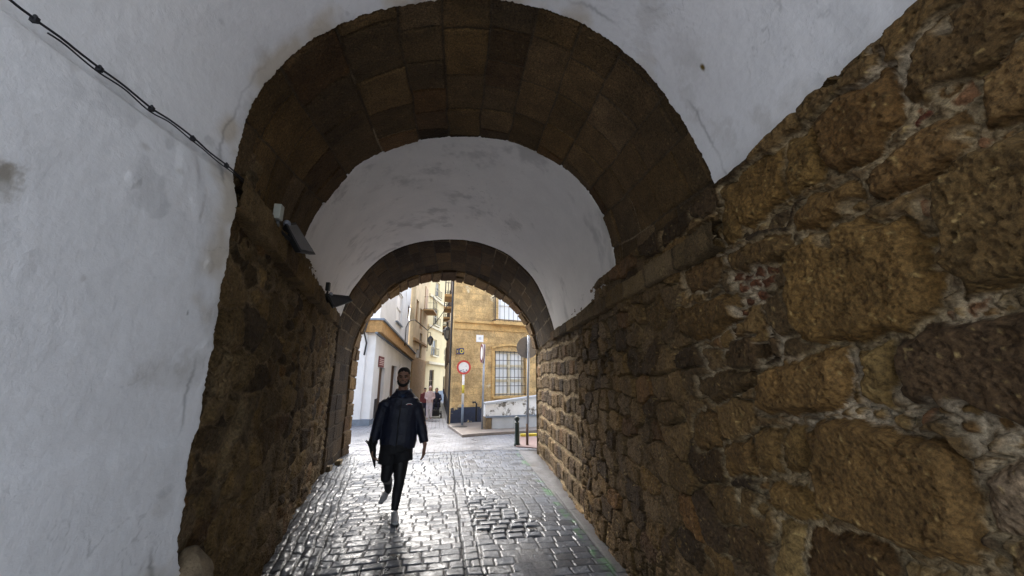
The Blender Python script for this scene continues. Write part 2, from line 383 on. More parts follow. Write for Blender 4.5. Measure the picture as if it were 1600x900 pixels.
# ----- right wall
def right_wall():
    # Y samples proportionally spaced
    ys=[MY-.05]; 
    while ys[-1]<9.06:
        d=math.hypot(1.5,max(ys[-1],0.0)); ys.append(ys[-1]+0.0033*d*(1.0+0.35*(ys[-1]>4))*max(1.0,1.5/d if ys[-1]<0.45 else 1)*(3 if ys[-1]<0.4 else 1))
    ys=np.array(ys); zs=np.arange(-0.05,3.02,0.0068)
    Y,Z=np.meshgrid(ys,zs,indexing='ij'); X=RW[0]+RW[1]*Y
    P=np.stack([X,Y,Z],-1)
    n=np.array([-1,RW[1],0]); n=n/np.linalg.norm(n)
    w1=fbm(P,3.0,5,3)*0.10; w2=fbm(P,3.3,9,3)*0.09; w3=fbm(P,13,21,3)*0.030; w4=fbm(P,14,25,3)*0.030
    S=Y+w1+w3; T=Z+w2+w4
    e,idd=cells(S,T,0.30,0.19,3,0.33,2.6)
    e2,id2=cells(S*1.0+3,T,0.13,0.085,8,0.36,2.2)       # small rubble
    m=fbm(P,1.6,31,3)
    small=(m>0.24)
    e=np.where(small,e2*0.5,e); idd=np.where(small,id2,idd)
    hs=0.034*st(e,0.02,0.15)*np.where(small,.6,1)
    hs=hs*(0.5+1.0*((idd*3.7)%1))
    mort=1-st(e,0.02,0.08)
    # squared blocks beyond Y 5.1
    far=st(Y+0.10*fbm(P,2,61,2),5.02,5.12)
    Sb=Y+fbm(P,4,41,3)*0.06; Tb=Z+fbm(P,2.2,45,3)*0.08
    row=np.floor(Tb/0.285); colf=(Sb+0.13*(row%2)+0.05*_hash(row.astype(np.int64),row.astype(np.int64)*0,row.astype(np.int64)*0,4))/0.33
    ci=np.floor(colf); fu=colf-ci; fv=Tb/0.285-row
    bid=_hash(ci.astype(np.int64),row.astype(np.int64),ci.astype(np.int64)*0,77)
    du=np.minimum(fu,1-fu)*0.33; dv=np.minimum(fv,1-fv)*0.285
    rr=0.02+0.02*bid
    sd=np.minimum(du-0.012, dv-0.026)+w3*0.8
    sd=np.minimum(sd, (np.minimum(du-0.012,0.06)+np.minimum(dv-0.026,0.06))*0.62)
    hb=0.030*st(sd,0,0.03)*(0.55+0.7*bid); mb=1-st(sd,-0.002,0.012)
    hs=hs*(1-far)+hb*far; mort=mort*(1-far)+mb*far; idd=np.where(far>0.5,bid,idd)
    col=stonecol(idd,P,1)
    col=np.where(far[...,None]>0.5,stonecol(bid,P,2,(.14,.092,.046),0.6),col)
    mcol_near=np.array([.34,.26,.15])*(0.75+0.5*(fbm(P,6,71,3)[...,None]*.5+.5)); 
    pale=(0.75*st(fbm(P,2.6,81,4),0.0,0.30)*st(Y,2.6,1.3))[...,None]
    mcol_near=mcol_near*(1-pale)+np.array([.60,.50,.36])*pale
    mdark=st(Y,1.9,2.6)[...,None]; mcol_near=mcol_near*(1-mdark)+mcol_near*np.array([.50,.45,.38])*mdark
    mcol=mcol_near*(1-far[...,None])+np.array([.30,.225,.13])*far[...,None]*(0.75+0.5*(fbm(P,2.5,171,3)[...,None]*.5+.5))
    # traced large stones
    stones=[
     ([(1226,408),(1250,370),(1330,345),(1400,338),(1450,372),(1472,440),(1475,485),(1420,515),(1330,532),(1280,545),(1250,525),(1230,460)],.075,(.175,.115,.045)),
     ([(1396,528),(1440,505),(1520,498),(1620,485),(1720,470),(1740,660),(1600,668),(1500,655),(1420,632),(1400,590)],.07,(.085,.058,.034)),
     ([(1265,668),(1310,655),(1400,665),(1485,690),(1512,740),(1548,872),(1520,885),(1440,868),(1350,840),(1290,800),(1275,740)],.085,(.165,.108,.045)),
     ([(1184,605),(1200,575),(1318,542),(1327,600),(1310,636),(1235,656),(1190,642)],.065,(.185,.12,.05)),
     ([(1345,288),(1375,240),(1440,200),(1505,172),(1525,198),(1500,236),(1440,282),(1372,316),(1350,310)],.06,(.165,.105,.045)),
     ([(1456,275),(1500,240),(1600,205),(1720,170),(1740,450),(1600,458),(1505,465),(1472,410),(1455,330)],.085,(.13,.09,.04)),
     ([(1522,118),(1560,88),(1600,62),(1700,5),(1720,160),(1600,192),(1538,205)],.06,(.165,.11,.05)),
     ([(1408,85),(1480,20),(1520,-8),(1620,-80),(1760,-90),(1600,50),(1560,84),(1500,138),(1440,166),(1408,150)],.055,(.125,.085,.04)),
     ([(1273,195),(1310,152),(1392,106),(1412,150),(1405,192),(1370,238),(1310,276),(1283,262)],.06,(.13,.08,.032)),
     ([(1234,342),(1262,312),(1334,280),(1342,310),(1320,340),(1262,364),(1236,362)],.055,(.17,.11,.045)),
     ([(1154,272),(1224,226),(1232,262),(1226,302),(1172,362),(1156,342)],.05,(.17,.11,.04)),
     ([(1226,222),(1268,192),(1284,240),(1280,285),(1232,312),(1228,268)],.05,(.18,.12,.045)),
     ([(1126,294),(1150,277),(1158,368),(1130,386)],.04,(.15,.10,.04)),
     ([(1330,545),(1392,532),(1400,600),(1392,642),(1345,622)],.045,(.26,.19,.085)),
     ([(1182,671),(1220,666),(1222,745),(1184,742)],.045,(.17,.115,.05)),
     ([(1226,666),(1262,662),(1268,742),(1227,746)],.045,(.175,.12,.05)),
     ([(1132,692),(1176,681),(1180,742),(1136,744)],.05,(.16,.105,.045)),
     ([(1196,757),(1262,758),(1286,812),(1238,812),(1204,798)],.045,(.20,.135,.055)),
     ([(1214,816),(1248,816),(1252,960),(1214,960)],.04,(.24,.18,.085)),
     ([(1256,822),(1300,824),(1392,862),(1410,960),(1256,960)],.03,(.10,.062,.026)),
     ([(1530,745),(1600,712),(1720,700),(1740,860),(1600,848),(1550,836)],.03,(.27,.22,.17)),
     ([(1132,398),(1190,367),(1232,366),(1240,398),(1200,424),(1142,424)],.06,(.12,.08,.035)),
     ([(1062,482),(1150,455),(1164,500),(1095,535),(1066,520)],.07,(.13,.085,.035)),
     ([(1092,592),(1180,572),(1182,605),(1120,628),(1096,618)],.05,(.10,.07,.035)),
     ([(1400,880),(1540,905),(1560,960),(1400,960)],.03,(.26,.20,.11)),
     ([(1070,420),(1120,400),(1128,436),(1078,462)],.04,(.13,.085,.04)),
     ([(1085,645),(1125,640),(1128,700),(1090,705)],.04,(.15,.10,.045)),
     ([(1470,38),(1486,34),(1492,48),(1476,54)],.05,(.36,.30,.20)),
    ]
    for (x,y) in [(1150,430),(1168,432),(1186,428),(1204,426),(1158,446),(1178,446),(1198,442),(1168,470),(1160,486),(1190,462)]:
        w,h=8,6; a=random.uniform(-.3,.2)
        q=[(-w,-h),(w,-h),(w,h),(-w,h)]; stones.append(([(x+i*math.cos(a)-j*math.sin(a),y+i*math.sin(a)+j*math.cos(a)) for i,j in q],.03,(.16,.075,.045)))
    stones.append(([(1424,188),(1450,166),(1462,172),(1432,198)],.035,(.16,.055,.035)))
    # fist-sized filler stones in the pale joints near the camera
    for (x,y,r) in [(1500,480,10),(1522,476,13),(1545,488,11),(1480,492,8),(1568,482,9),(1500,250,9),(1520,640,12),(1470,640,14),(1440,650,12),(1555,660,13),(1585,690,12),(1500,665,12),(1535,690,10),(1340,640,10),(1365,648,12),(1400,650,11),(1330,330,9),(1440,328,14),(1462,318,10),(1300,372,8),(1508,210,9),(1530,225,10),(1568,210,9),(1500,150,16),(1430,172,8),(1475,145,10),(1190,760,9),(1185,790,10),(1560,880,12),(1590,890,10)]:
        q=[(x+r*random.uniform(.8,1.35)*math.cos(t),y+r*random.uniform(.7,1.05)*math.sin(t)) for t in np.linspace(0,2*math.pi,8)[:-1]]
        stones.append((q,.03,random.choice([(.24,.17,.08),(.30,.22,.11),(.20,.13,.06),(.26,.15,.09)])))
    Sw=Y+w3*1.3+fbm(P,34,51,2)*0.006; Tw=Z+w4*1.3+fbm(P,36,53,2)*0.006
    for k,(poly,hh,c) in enumerate(stones):
        q=np.array([on_wallx(x,y,*RW)[1:] for x,y in poly])
        lo=q.min(0)-0.06; hi=q.max(0)+0.06
        i0,i1=np.searchsorted(ys,lo[0]),np.searchsorted(ys,hi[0]); j0,j1=np.searchsorted(zs,lo[1]),np.searchsorted(zs,hi[1])
        if i1<=i0 or j1<=j0: continue
        sl=(slice(i0,i1),slice(j0,j1)); s_=Sw[sl]; t_=Tw[sl]
        dmin=np.full(s_.shape,9.0); inside=np.zeros(s_.shape,bool)
        for a in range(len(q)):
            p1=q[a];p2=q[(a+1)%len(q)]; e_=p2-p1; L2=e_@e_+1e-12
            tt=np.clip(((s_-p1[0])*e_[0]+(t_-p1[1])*e_[1])/L2,0,1)
            dmin=np.minimum(dmin,np.hypot(s_-p1[0]-tt*e_[0],t_-p1[1]-tt*e_[1]))
            cond=((p1[1]>t_)!=(p2[1]>t_))&(s_<(p2[0]-p1[0])*(t_-p1[1])/(p2[1]-p1[1]+1e-12)+p1[0])
            inside^=cond
        sd=np.where(inside,dmin,-dmin)
        sz=min(hi[0]-lo[0],hi[1]-lo[1]); rad=min(0.042,sz*0.2)
        cov=st(sd,-0.004,0.004)
        gap=st(-sd,0.002,0.020)    # clear joint around it
        tl=np.random.RandomState(k); gx,gz_=tl.uniform(-.10,.10,2); cq=q.mean(0); pr=(hh*.95+gx*(s_-cq[0])*.6+gz_*(t_-cq[1])*.6)*np.clip(st(sd+0.006*fbm(P[sl],20,k+7,3),0,rad),0,1)**.7+0.011*fbm(P[sl],5,k,4)*st(sd,0,rad)
        h0=hs[sl]; m0=mort[sl]
        near=np.where(sd<0,1-gap,1.0)
        h1=np.where(sd>0,pr,h0*(1-near*0.85)); hs[sl]=h1
        mort[sl]=np.where(sd>0,1-cov,np.maximum(m0,near*0.9))
        cc=np.array(c)*np.array([.88,.76,.60])
        vv=(1+0.22*fbm(P[sl],9,k+100,3))[...,None]
        col[sl]=np.where((sd>0)[...,None],cc*vv,col[sl])
    # roughness of each stone face
    disp=hs + (1-mort)*(0.010*fbm(P,20,91,4,0.65)+0.010*fbm(P,6,93,3)+0.014*(0.25-np.abs(fbm(P,5.5,191,3)))-0.012*st(vnoise(P,13,193),.62,.8)-0.010*st(vnoise(P,34,92),.55,.85)) + mort*0.008*fbm(P,30,95,3) + 0.03*fbm(P,0.9,97,2)
    # eroded layers in the dark stone
    disp-= (1-mort)*0.010*st(np.abs(fbm(P*np.array([1,1,5]),5,99,3)),0.02,0.0)
    open_=st(fbm(P,4.5,117,3),-.05,.3); disp-=0.022*open_*mort*st(mort,.5,1.0)
    low=st(Z,0.45,0.0)
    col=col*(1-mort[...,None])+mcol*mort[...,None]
    foot_tone=(1-0.45*low*st(fbm(P,1.2,113,2),-.4,.2)); col=col*foot_tone[...,None]  # colour darkens in broken patches towards the foot of the wall
    shell=st(vnoise(P,75,123),0.62,0.9)[...,None]*(1-mort[...,None]); col=col*(1-shell*.6)+np.array([.42,.30,.12])*shell*.6
    # recess at the outer end of the courses under the plaster edge
    hi_=.05*st(Y,1.5,.7); disp=disp-0.09*st(Z,2.77+hi_+0.02*fbm(P,8,211,2),2.84+hi_)
    Pd=P+n*(disp-0.020)[...,None]
    top=Z>2.95; Pd=np.where(top[...,None],P-n*0.1,Pd)
    Pd=np.concatenate([Pd,Pd[-1:]+np.array([[[0.4,0.02,0]]])],0); col=np.concatenate([col,col[-1:]],0)
    gridobj('rubble_wall',Pd,M['stone'],PASS,{'Col':np.clip(col,0,1)})['label']='right rubble wall of big rough golden stones with pale mortar'
right_wall()
# ----- left stone wall
def left_wall():
    ys=[1.75]
    while ys[-1]<8.16: ys.append(ys[-1]+0.0042*math.hypot(1.3,ys[-1]))
    ys=np.array(ys); zs=np.arange(-0.05,3.0,0.009)
    Y,Z=np.meshgrid(ys,zs,indexing='ij'); X=LW[0]+LW[1]*Y
    P=np.stack([X,Y,Z],-1); n=np.array([1,-LW[1],0]); n=n/np.linalg.norm(n)
    w1=fbm(P,3.0,105,3)*0.09; w2=fbm(P,3.3,109,3)*0.07; w3=fbm(P,14,121,2)*0.014
    e,idd=cells(Y+w1+w3,Z+w2+w3,0.40,0.26,33,0.36,2.6); e2,id2=cells(Y+3+w1,Z+w2,0.2,0.12,38,0.36,2.4)
    small=fbm(P,1.5,131,3)>0.12; e=np.where(small,e2*.6,e); idd=np.where(small,id2,idd)
    hs=0.035*st(e,0.02,0.3)*(0.5+0.8*((idd*3.7)%1)); mort=1-st(e,0.02,0.10)
    disp=hs*.8+0.028*fbm(P,12,141,5,0.65)+0.06*fbm(P,1.4,143,3)+0.02*fbm(P*np.array([1,1,.5]),6,147,3)
    col=stonecol(idd,P,3,(.165,.110,.050),0.5)
    col=col*(1-mort[...,None])+np.array([.20,.14,.075])*mort[...,None]
    pale=st(fbm(P,1.8,151,4),0.25,0.55)[...,None]; col=col*(1-pale*.5)+np.array([.27,.20,.11])*pale*.5
    disp=disp-0.11*st(Y,2.22,2.08)
    Pd=P+n*(disp-0.035)[...,None]
    Pd=np.concatenate([Pd,Pd[-1:]-np.array([[[0.35,-0.02,0]]])],0); col=np.concatenate([col,col[-1:]],0)
    gridobj('rubble_wall',Pd,M['stone'],PASS,{'Col':np.clip(col,0,1)},flip=True)['label']='left rubble wall of dark brown stone running along the gutter'
left_wall()
# ----- stone arch (A to B)
def ashlar(name,c0,c1,label,nu,nv,bw,bh,base,seed,spread,ext0=0.0,inset=0.012,joint=0.007,hgt=0.012,wob=0.02,amp=0.004,smooth=6,mcol=(.07,.05,.03),spec_blocks=None,endret=False):
    a=resample(c0,nu,smooth); b=resample(c1,nu,smooth)
    v=np.linspace(0,1,nv)[None,:,None]
    if ext0:
        d=(a-b); d/=np.linalg.norm(d,axis=1,keepdims=True); a=a+d*ext0
    P=a[:,None]*(1-v)+b[:,None]*v
    ctr=(a.mean(0)*0.5+b.mean(0)*0.5)*np.array([1,1,0.6])
    axis=ctr+np.zeros_like(P); axis[...,1]=P[...,1]; n=normals(P,axis)
    ds=np.linalg.norm(np.diff((a+b)/2,axis=0),axis=1); s=np.r_[0,np.cumsum(ds)]
    t=np.linalg.norm(P-P[:,:1],axis=-1); S=s[:,None]+0*t
    wv=fbm(P,3,seed,2)*wob
    S2=S+wv; T2=t+fbm(P,3.5,seed+5,2)*wob
    nb=max(1,round(s[-1]/bw)); bw=s[-1]/nb
    # variable voussoir widths
    edges=np.cumsum(np.r_[0,0.75+0.5*np.random.RandomState(seed).rand(nb)]); edges=edges/edges[-1]*s[-1]
    ci=np.clip(np.searchsorted(edges,S2.reshape(-1)).reshape(S2.shape)-1,0,nb-1)
    du=np.minimum(S2-edges[ci],edges[ci+1]-S2)
    ci=ci.astype(np.int64)
    hv=bh*(0.8+0.4*_hash(ci,ci*0,ci*0,seed)); off=_hash(ci,ci*0+1,ci*0,seed)*bh
    rj=np.floor((T2+off)/hv); fv=(T2+off)/hv-rj; dv=np.minimum(fv,1-fv)*hv
    idd=_hash(ci,rj.astype(np.int64),ci*0+9,seed)
    sd=np.minimum(du,dv)-joint+fbm(P,25,seed+9,2)*0.003
    h=hgt*st(sd,0,0.012)*(0.4+0.9*((idd*5.3)%1)); mort=1-st(sd,-.002,.004)
    disp=h+amp*fbm(P,30,seed+11,4,.6)+0.010*fbm(P,2,seed+15,2)-(1-mort)*0.006*((idd*9.1)%1)
    col=stonecol(idd,P,seed,base,spread)
    # faint wear patches
    wz=st(fbm(P,2.2,seed+31,4),0.2,0.5)[...,None]; col=col*(1-.5*wz)+np.array(base)*.95*.5*wz; soot=st(fbm(P,1.1,seed+51,5),-.05,.35)[...,None]; col=col*(1-.35*soot); spk=st(vnoise(P,60,seed+61),0.7,0.95)[...,None]; col=col*(1-.4*spk)+np.array([.30,.22,.10])*.4*spk
    col=col*(1-mort[...,None])+np.array(mcol)*mort[...,None]
    lm=st(fbm(P,1.7,seed+41,2),0.15,.4)[...,None]*mort[...,None]; col=col*(1-lm*.6)+np.array([.33,.25,.15])*lm*.6
    if ext0: disp=disp-0.07*st(t,ext0+.04,ext0-.04)
    P=P+n*(disp-inset)[...,None]
    if endret:   # turn the front edge outwards so the rib reads as solid
        P=np.concatenate([P[:,:1]-n[:,:1]*0.35,P],1); col=np.concatenate([col[:,:1],col],1)
        P=np.concatenate([P,P[:,-1:]-n[:,-1:]*0.5],1); col=np.concatenate([col,col[:,-1:]],1)
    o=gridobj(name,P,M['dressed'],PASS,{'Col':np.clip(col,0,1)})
    if label:o['label']=label
    return o
A_st=[on_plane(343,375,1.93,.1)]+A3+[on_plane(1120,378,1.93,.1)]
B_st=[on_plane(463,420,3.754,.196)]+B3+[on_plane(963,452,3.754,.196)]
ashlar('stone_arch',A_st,B_st,'broad dressed stone arch rib of dark brown voussoirs nearest the camera',640,330,0.36,0.42,(.135,.084,.036),201,0.5,ext0=0.16,inset=0.02,hgt=0.020,joint=0.006,amp=0.009,wob=0.018)
# ----- C to D dark arch, D to E lit outer ring, both down to the ground
def down(c,zl=-0.1,lx=0,rx=0,dy=0,right=False):
    c=list(c); a=c[0].copy(); b=c[-1].copy(); A=[];B=[]
    for z in (zl,a[2]*0.33,a[2]*0.66):
        p=a.copy(); p[2]=z; p[0]+=lx*(1-z/a[2]); A.append(p)
    if not right: return A+c
    for z in (b[2]*0.66,b[2]*0.33,zl):
        p=b.copy(); p[2]=z; p[0]+=rx*(1-z/b[2]); B.append(p)
    return A+c+B
Cd=[p+np.array([0,-0.0,-0.0]) for p in C3]
Cc=list(Cd); 
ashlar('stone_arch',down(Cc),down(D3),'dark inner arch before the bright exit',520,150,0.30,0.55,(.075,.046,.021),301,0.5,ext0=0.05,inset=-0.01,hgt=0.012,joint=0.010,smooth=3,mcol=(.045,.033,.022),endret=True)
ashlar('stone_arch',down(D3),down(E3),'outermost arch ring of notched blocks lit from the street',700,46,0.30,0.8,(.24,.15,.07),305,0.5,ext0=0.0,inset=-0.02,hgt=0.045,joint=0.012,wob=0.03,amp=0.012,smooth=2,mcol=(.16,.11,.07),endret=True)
# ----- plaster
def plaster_sheet(name,a,b,nv,label,edge_b=0.03,edge_a=0.0,seed=1,rim=0.05,flip=False,stain=True,amp=0.010):
    nu=len(a); vs=np.linspace(0,1,nv)**(0.6 if stain else 1)
    P=a[:,None]*(1-vs[None,:,None])+b[:,None]*vs[None,:,None]
    ctr=(a.mean(0)+b.mean(0))/2; axis=np.zeros_like(P)+ctr; axis[...,1]=P[...,1]; axis[...,2]=np.minimum(axis[...,2],2.0)
    n=normals(P,axis)
    D=b-a; Ln=np.linalg.norm(D,axis=1,keepdims=True); D=D/Ln
    # ragged edge at b
    rag=fbm(b,2.3,seed,3)*.8+fbm(b,16,seed+3,4,.7)*0.7+fbm(b,70,seed+5,2)*.35
    P=P+(D*rag[:,None]*edge_b)[:,None]*(vs[None,:,None]**3)
    raga=fbm(a,3,seed+7,3)+fbm(a,30,seed+8,2)*.4
    P=P+(D*raga[:,None]*edge_a)[:,None]*((1-vs[None,:,None])**3)
    disp=amp*0.9*fbm(P,1.3,seed+11,2)+amp*0.22*fbm(P,7,seed+13,3)+0.0012*fbm(P,30,seed+14,3)
    # brush lines, blisters
    bl=st(fbm(P,4.5,seed+15,2),0.45,0.6); disp+=bl*0.004
    col=np.zeros(P.shape)+(np.array([.78,.775,.785]) if stain else np.array([.76,.735,.71]))
    col*= (1+0.05*fbm(P,1.1,seed+17,4))[...,None]
    dist=(1-vs)[None,:]*Ln      # distance from edge b
    sg=st(fbm(P*np.array([1,1,.5]),2.2,seed+37,6,.65),.08,.40); col*=(1-(.16 if stain else .26)*sg)[...,None]*np.ones(3)
    hair=np.exp(-(fbm(P,2.0,seed+39,5,.6)/0.006)**2)*st(fbm(P,.9,seed+43,2),.1,.35); col*=(1-.22*hair)[...,None]
    if stain:
        dirs=(P-CAM); dirs=dirs/np.linalg.norm(dirs,axis=-1,keepdims=True)
        for k,(px,py,rx,ry,am,sh_) in enumerate([(6,272,16,24,.62,1),(262,586,46,22,.40,.6),(300,575,26,30,.35,.6),(1097,105,4,7,.95,.2),(1195,190,14,50,.30,1),(1235,150,26,14,.22,1),(1130,215,20,36,.28,1),(1010,35,60,16,.30,1),(1070,85,26,60,.28,1),(1078,160,14,50,.32,1),(412,85,16,16,.30,.8),(398,190,14,60,.22,1),(278,268,7,7,.6,.4),(228,228,6,6,.5,.4),(130,435,4,5,.6,.3),(255,790,16,16,.22,.5),(45,45,40,18,.28,.8),(190,140,22,10,.25,.8),(385,470,24,46,.0,1),(335,500,14,40,.25,1),(325,330,12,30,.2,1)]):
            d0=ray(px,py); d0=d0/np.linalg.norm(d0); c=P.reshape(-1,3)[np.argmax(dirs.reshape(-1,3)@d0)]
            sc0=np.linalg.norm(c-CAM)/640.0
            D_=P-c; hor=np.hypot(D_[...,0],D_[...,1]); q=np.sqrt((hor/(rx*sc0))**2+(D_[...,2]/(ry*sc0))**2)
            msk=st(1.25-q+1.5*sh_*fbm(P,20,500+k,5,.7),0,.9)
            am=am*(1.0 if am>.6 else .50); msk=msk*(.55+.45*st(fbm(P,9,560+k,4,.65),-.25,.2)); col*=(1-am*msk[...,None]*np.array([.90,.96,1.06]))
    if stain:
        q=dist-0.10-0.10*fbm(P,3.2,seed+19,4)
        line=np.exp(-(q/0.010)**2)*st(fbm(P,2.5,seed+23,2),-.1,.3)
        wash=st(0.09-q,0,0.12)*st(fbm(P,3,seed+21,4),-.15,.3)*(dist<0.5)*1.3
        col*=(1-0.35*line)[...,None]; col=col*(1-0.34*np.clip(wash,0,1)[...,None]*np.array([.7,.9,1.2]))
        q2=fbm(P,5,seed+27,5); pt=st(q2,0.42,0.5)*st(dist,1.2,0.1); col*=(1-.18*pt)[...,None]
        chips=st(vnoise(P,23,seed+29),0.93,0.97)*st(fbm(P,1.2,seed+33,2),0.1,0.4); col=col*(1-chips[...,None]*.6)
    P=P+n*disp[...,None]
    if rim:
        last=P[:,-1:]-n[:,-1:]*rim; lastb=P[:,-1:]-n[:,-1:]*0.004+D[:,None]*0.003
        P=np.concatenate([P,lastb,last],1); col=np.concatenate([col,col[:,-1:]*np.array([.95,.9,.8]),col[:,-1:]*np.array([.8,.7,.55])],1)
        P0=P[:,:1]-n[:,:1]*rim; P=np.concatenate([P0,P],1); col=np.concatenate([col[:,:1],col],1)
    o=gridobj(name,P,M['plaster'],PASS,{'Col':np.clip(col,0,1)},flip=flip)
    if label:o['label']=label
    return o
# near plaster: left wall from the floor, then vault to the right springing (one smooth shell)
Lb_px=[(268,905),(263,865),(271,800),(278,750),(284,700),(297,668),(306,620),(315,575),(322,530),(330,490),(334,455),(343,420),(349,380),(351,350),(360,320)]
def lp(px,py):
    return on_wallx(px,py,*LW)+np.array([0.03,0,0])
Lb=[lp(x,y) for x,y in Lb_px]
z0=Lb[0][2]; base=[np.array([Lb[0][0],Lb[0][1],z]) for z in (-0.05,z0*0.35,z0*0.7)]
Af=base+Lb+[p*1.0 for p in A3]
Af=resample(Af,900,2)
# far-end curve carried to the mouth of the passage behind the camera
def mouth(p,Ym=MY):
    x=-1.70+(p[0]+1.12)*(2.95/2.675) if p[0]>-1.12 else -1.70+(p[0]+1.12)
    return np.array([x,Ym,p[2]+(0.05 if p[2]>2.8 else 0)])
Nf=np.array([mouth(p) for p in Af])
# keep the left wall a flat plane flaring towards the camera
for i,p in enumerate(Af):
    if i<900 and p[2]<2.7 and p[0]<0:
        Nf[i]=np.array([-1.50-.16*(-.3-MY),MY,p[2]])
plaster_sheet('plaster_vault',Nf,Af,420,'white plastered near wall and vault, stained along its ragged edge',edge_b=0.022,seed=401)
B_pl=resample([p for p in B3],420,3); C_pl=resample([p for p in C3],420,3)
plaster_sheet('plaster_vault',B_pl,C_pl,160,'white plaster vault between the two stone arches',edge_b=0.015,edge_a=0.02,seed=451,stain=False,amp=0.014)
# plaster tongue + masonry filler closing the gap over the right wall, ledges
def ledge(name,p0,p1,depth,hgt,side,seed,label):
    n=260; t=np.linspace(0,1,n)[:,None]; base=np.array(p0)*(1-t)+np.array(p1)*t
    prof=[(-0.04,-hgt*0.62),(depth*0.5,-hgt*0.60),(depth*0.93,-hgt*0.56),(depth,-hgt*0.50),(depth,hgt*0.5),(depth*0.96,hgt*0.58),(-0.05,hgt*0.60)]
    prof=np.array(resample([(a,b,0) for a,b in prof],26)[:,:2])
    P=np.zeros((n,26,3)); P[...,0]=base[:,0:1]+side*prof[None,:,0]; P[...,1]=base[:,1:2]; P[...,2]=base[:,2:3]+prof[None,:,1]
    d=np.stack([side*(0.030*fbm(P,7,seed,4,.6)+0.012*fbm(P,30,seed+3,3)),0*P[...,0],0.022*fbm(P,6,seed+7,4)],-1); P=P+d
    b=np.floor((base[:,1]+0.2)/0.47).astype(np.int64); idd=_hash(b,b*0,b*0,seed)[:,None]+0*P[...,0]
    fr=(base[:,1]+.2)/0.47-b; j=st(np.minimum(fr,1-fr)*0.47,0.004,0.01)[:,None,None]
    col=stonecol(idd,P,seed,(.15,.098,.042),.7)*(0.4+0.6*j)
    o=gridobj(name,P,M['dressed'],PASS,{'Col':col},flip=side<0); o['label']=label
ra=on_wallx(1122,372,*RW); rb=on_wallx(869,524,*RW)
ledge('ledge',(ra[0]+.01,1.70,ra[2]),(rb[0]+.03,6.75,rb[2]+.0),0.085,0.13,-1,501,'dark stone springing ledge along the right wall')
la=on_wallx(368,300,*LW); lb=on_wallx(529,503,*LW)
ledge('ledge',(la[0]+.012,la[1]-.05,la[2]-.02),(lb[0]-.01,lb[1]+.1,lb[2]-.02),0.050,0.17,1,521,'dark stone springing ledge along the left wall')
# solid masonry round the shell so that no light leaks in
mb=MB()
def rough_prism(mb,x0,y0,z0,x1,y1,z1): mb.box((x0,y0,z0),(x1,y1,z1))
def wedge(side):
    V=[]
    for (x,y) in ((RW[0]+RW[1]*MY+.12,MY),(RW[0]+RW[1]*9.6+.14,9.62),(5.5,9.62),(5.5,MY)) if side>0 else ((-1.80,MY),(-1.26,1.9),(-2.14,7.95),(-2.28,9.66),(-5.5,9.66),(-5.5,MY)):
        V.append((x,y))
    n=len(V); F=[tuple(range(n))[::-1],tuple(range(n,2*n))]+[(i,(i+1)%n,(i+1)%n+n,i+n) for i in range(n)]
    mb.add([(x,y,-.2) for x,y in V]+[(x,y,5.2) for x,y in V],F)
wedge(1); wedge(-1)
mb.box((-5.5,MY,4.75),(5.5,9.6,5.6))
mb.build('masonry',M['masonry'],PASS)
# exit facade ring (butts on the outermost arch) and mouth ring
def annulus(c,Y,out,name,dy=0.02):
    c=resample(c,160); V=[];F=[]
    for p in c: V.append(p)
    for p in c:
        z=p[2]; k=abs(p[0]-c[:,0].mean())
        V.append(np.array([p[0]*1.0+(2.6 if p[0]>0 else -2.6)*(1 if z<2.5 else max(0.0,min(1,abs(p[0]-.2)/1.8))),p[1],p[2] if z<2.5 else 5.5]))
    n=len(c)
    for i in range(n-1): F.append((i,i+1,n+i+1,n+i))
    m=MB(); m.add(V,F); m.build(name,M['masonry'],PASS)
annulus(down([p+np.array([0,0.02,0]) for p in E3],right=True),9.5,3,'street_front')
annulus([np.array(p) for p in ([np.array([-1.7,MY,-.05])]+[q for q in Nf[::20]]+[np.array([1.2,MY,2.7]),np.array([1.2,MY,-.05])])],MY,3,'street_front')
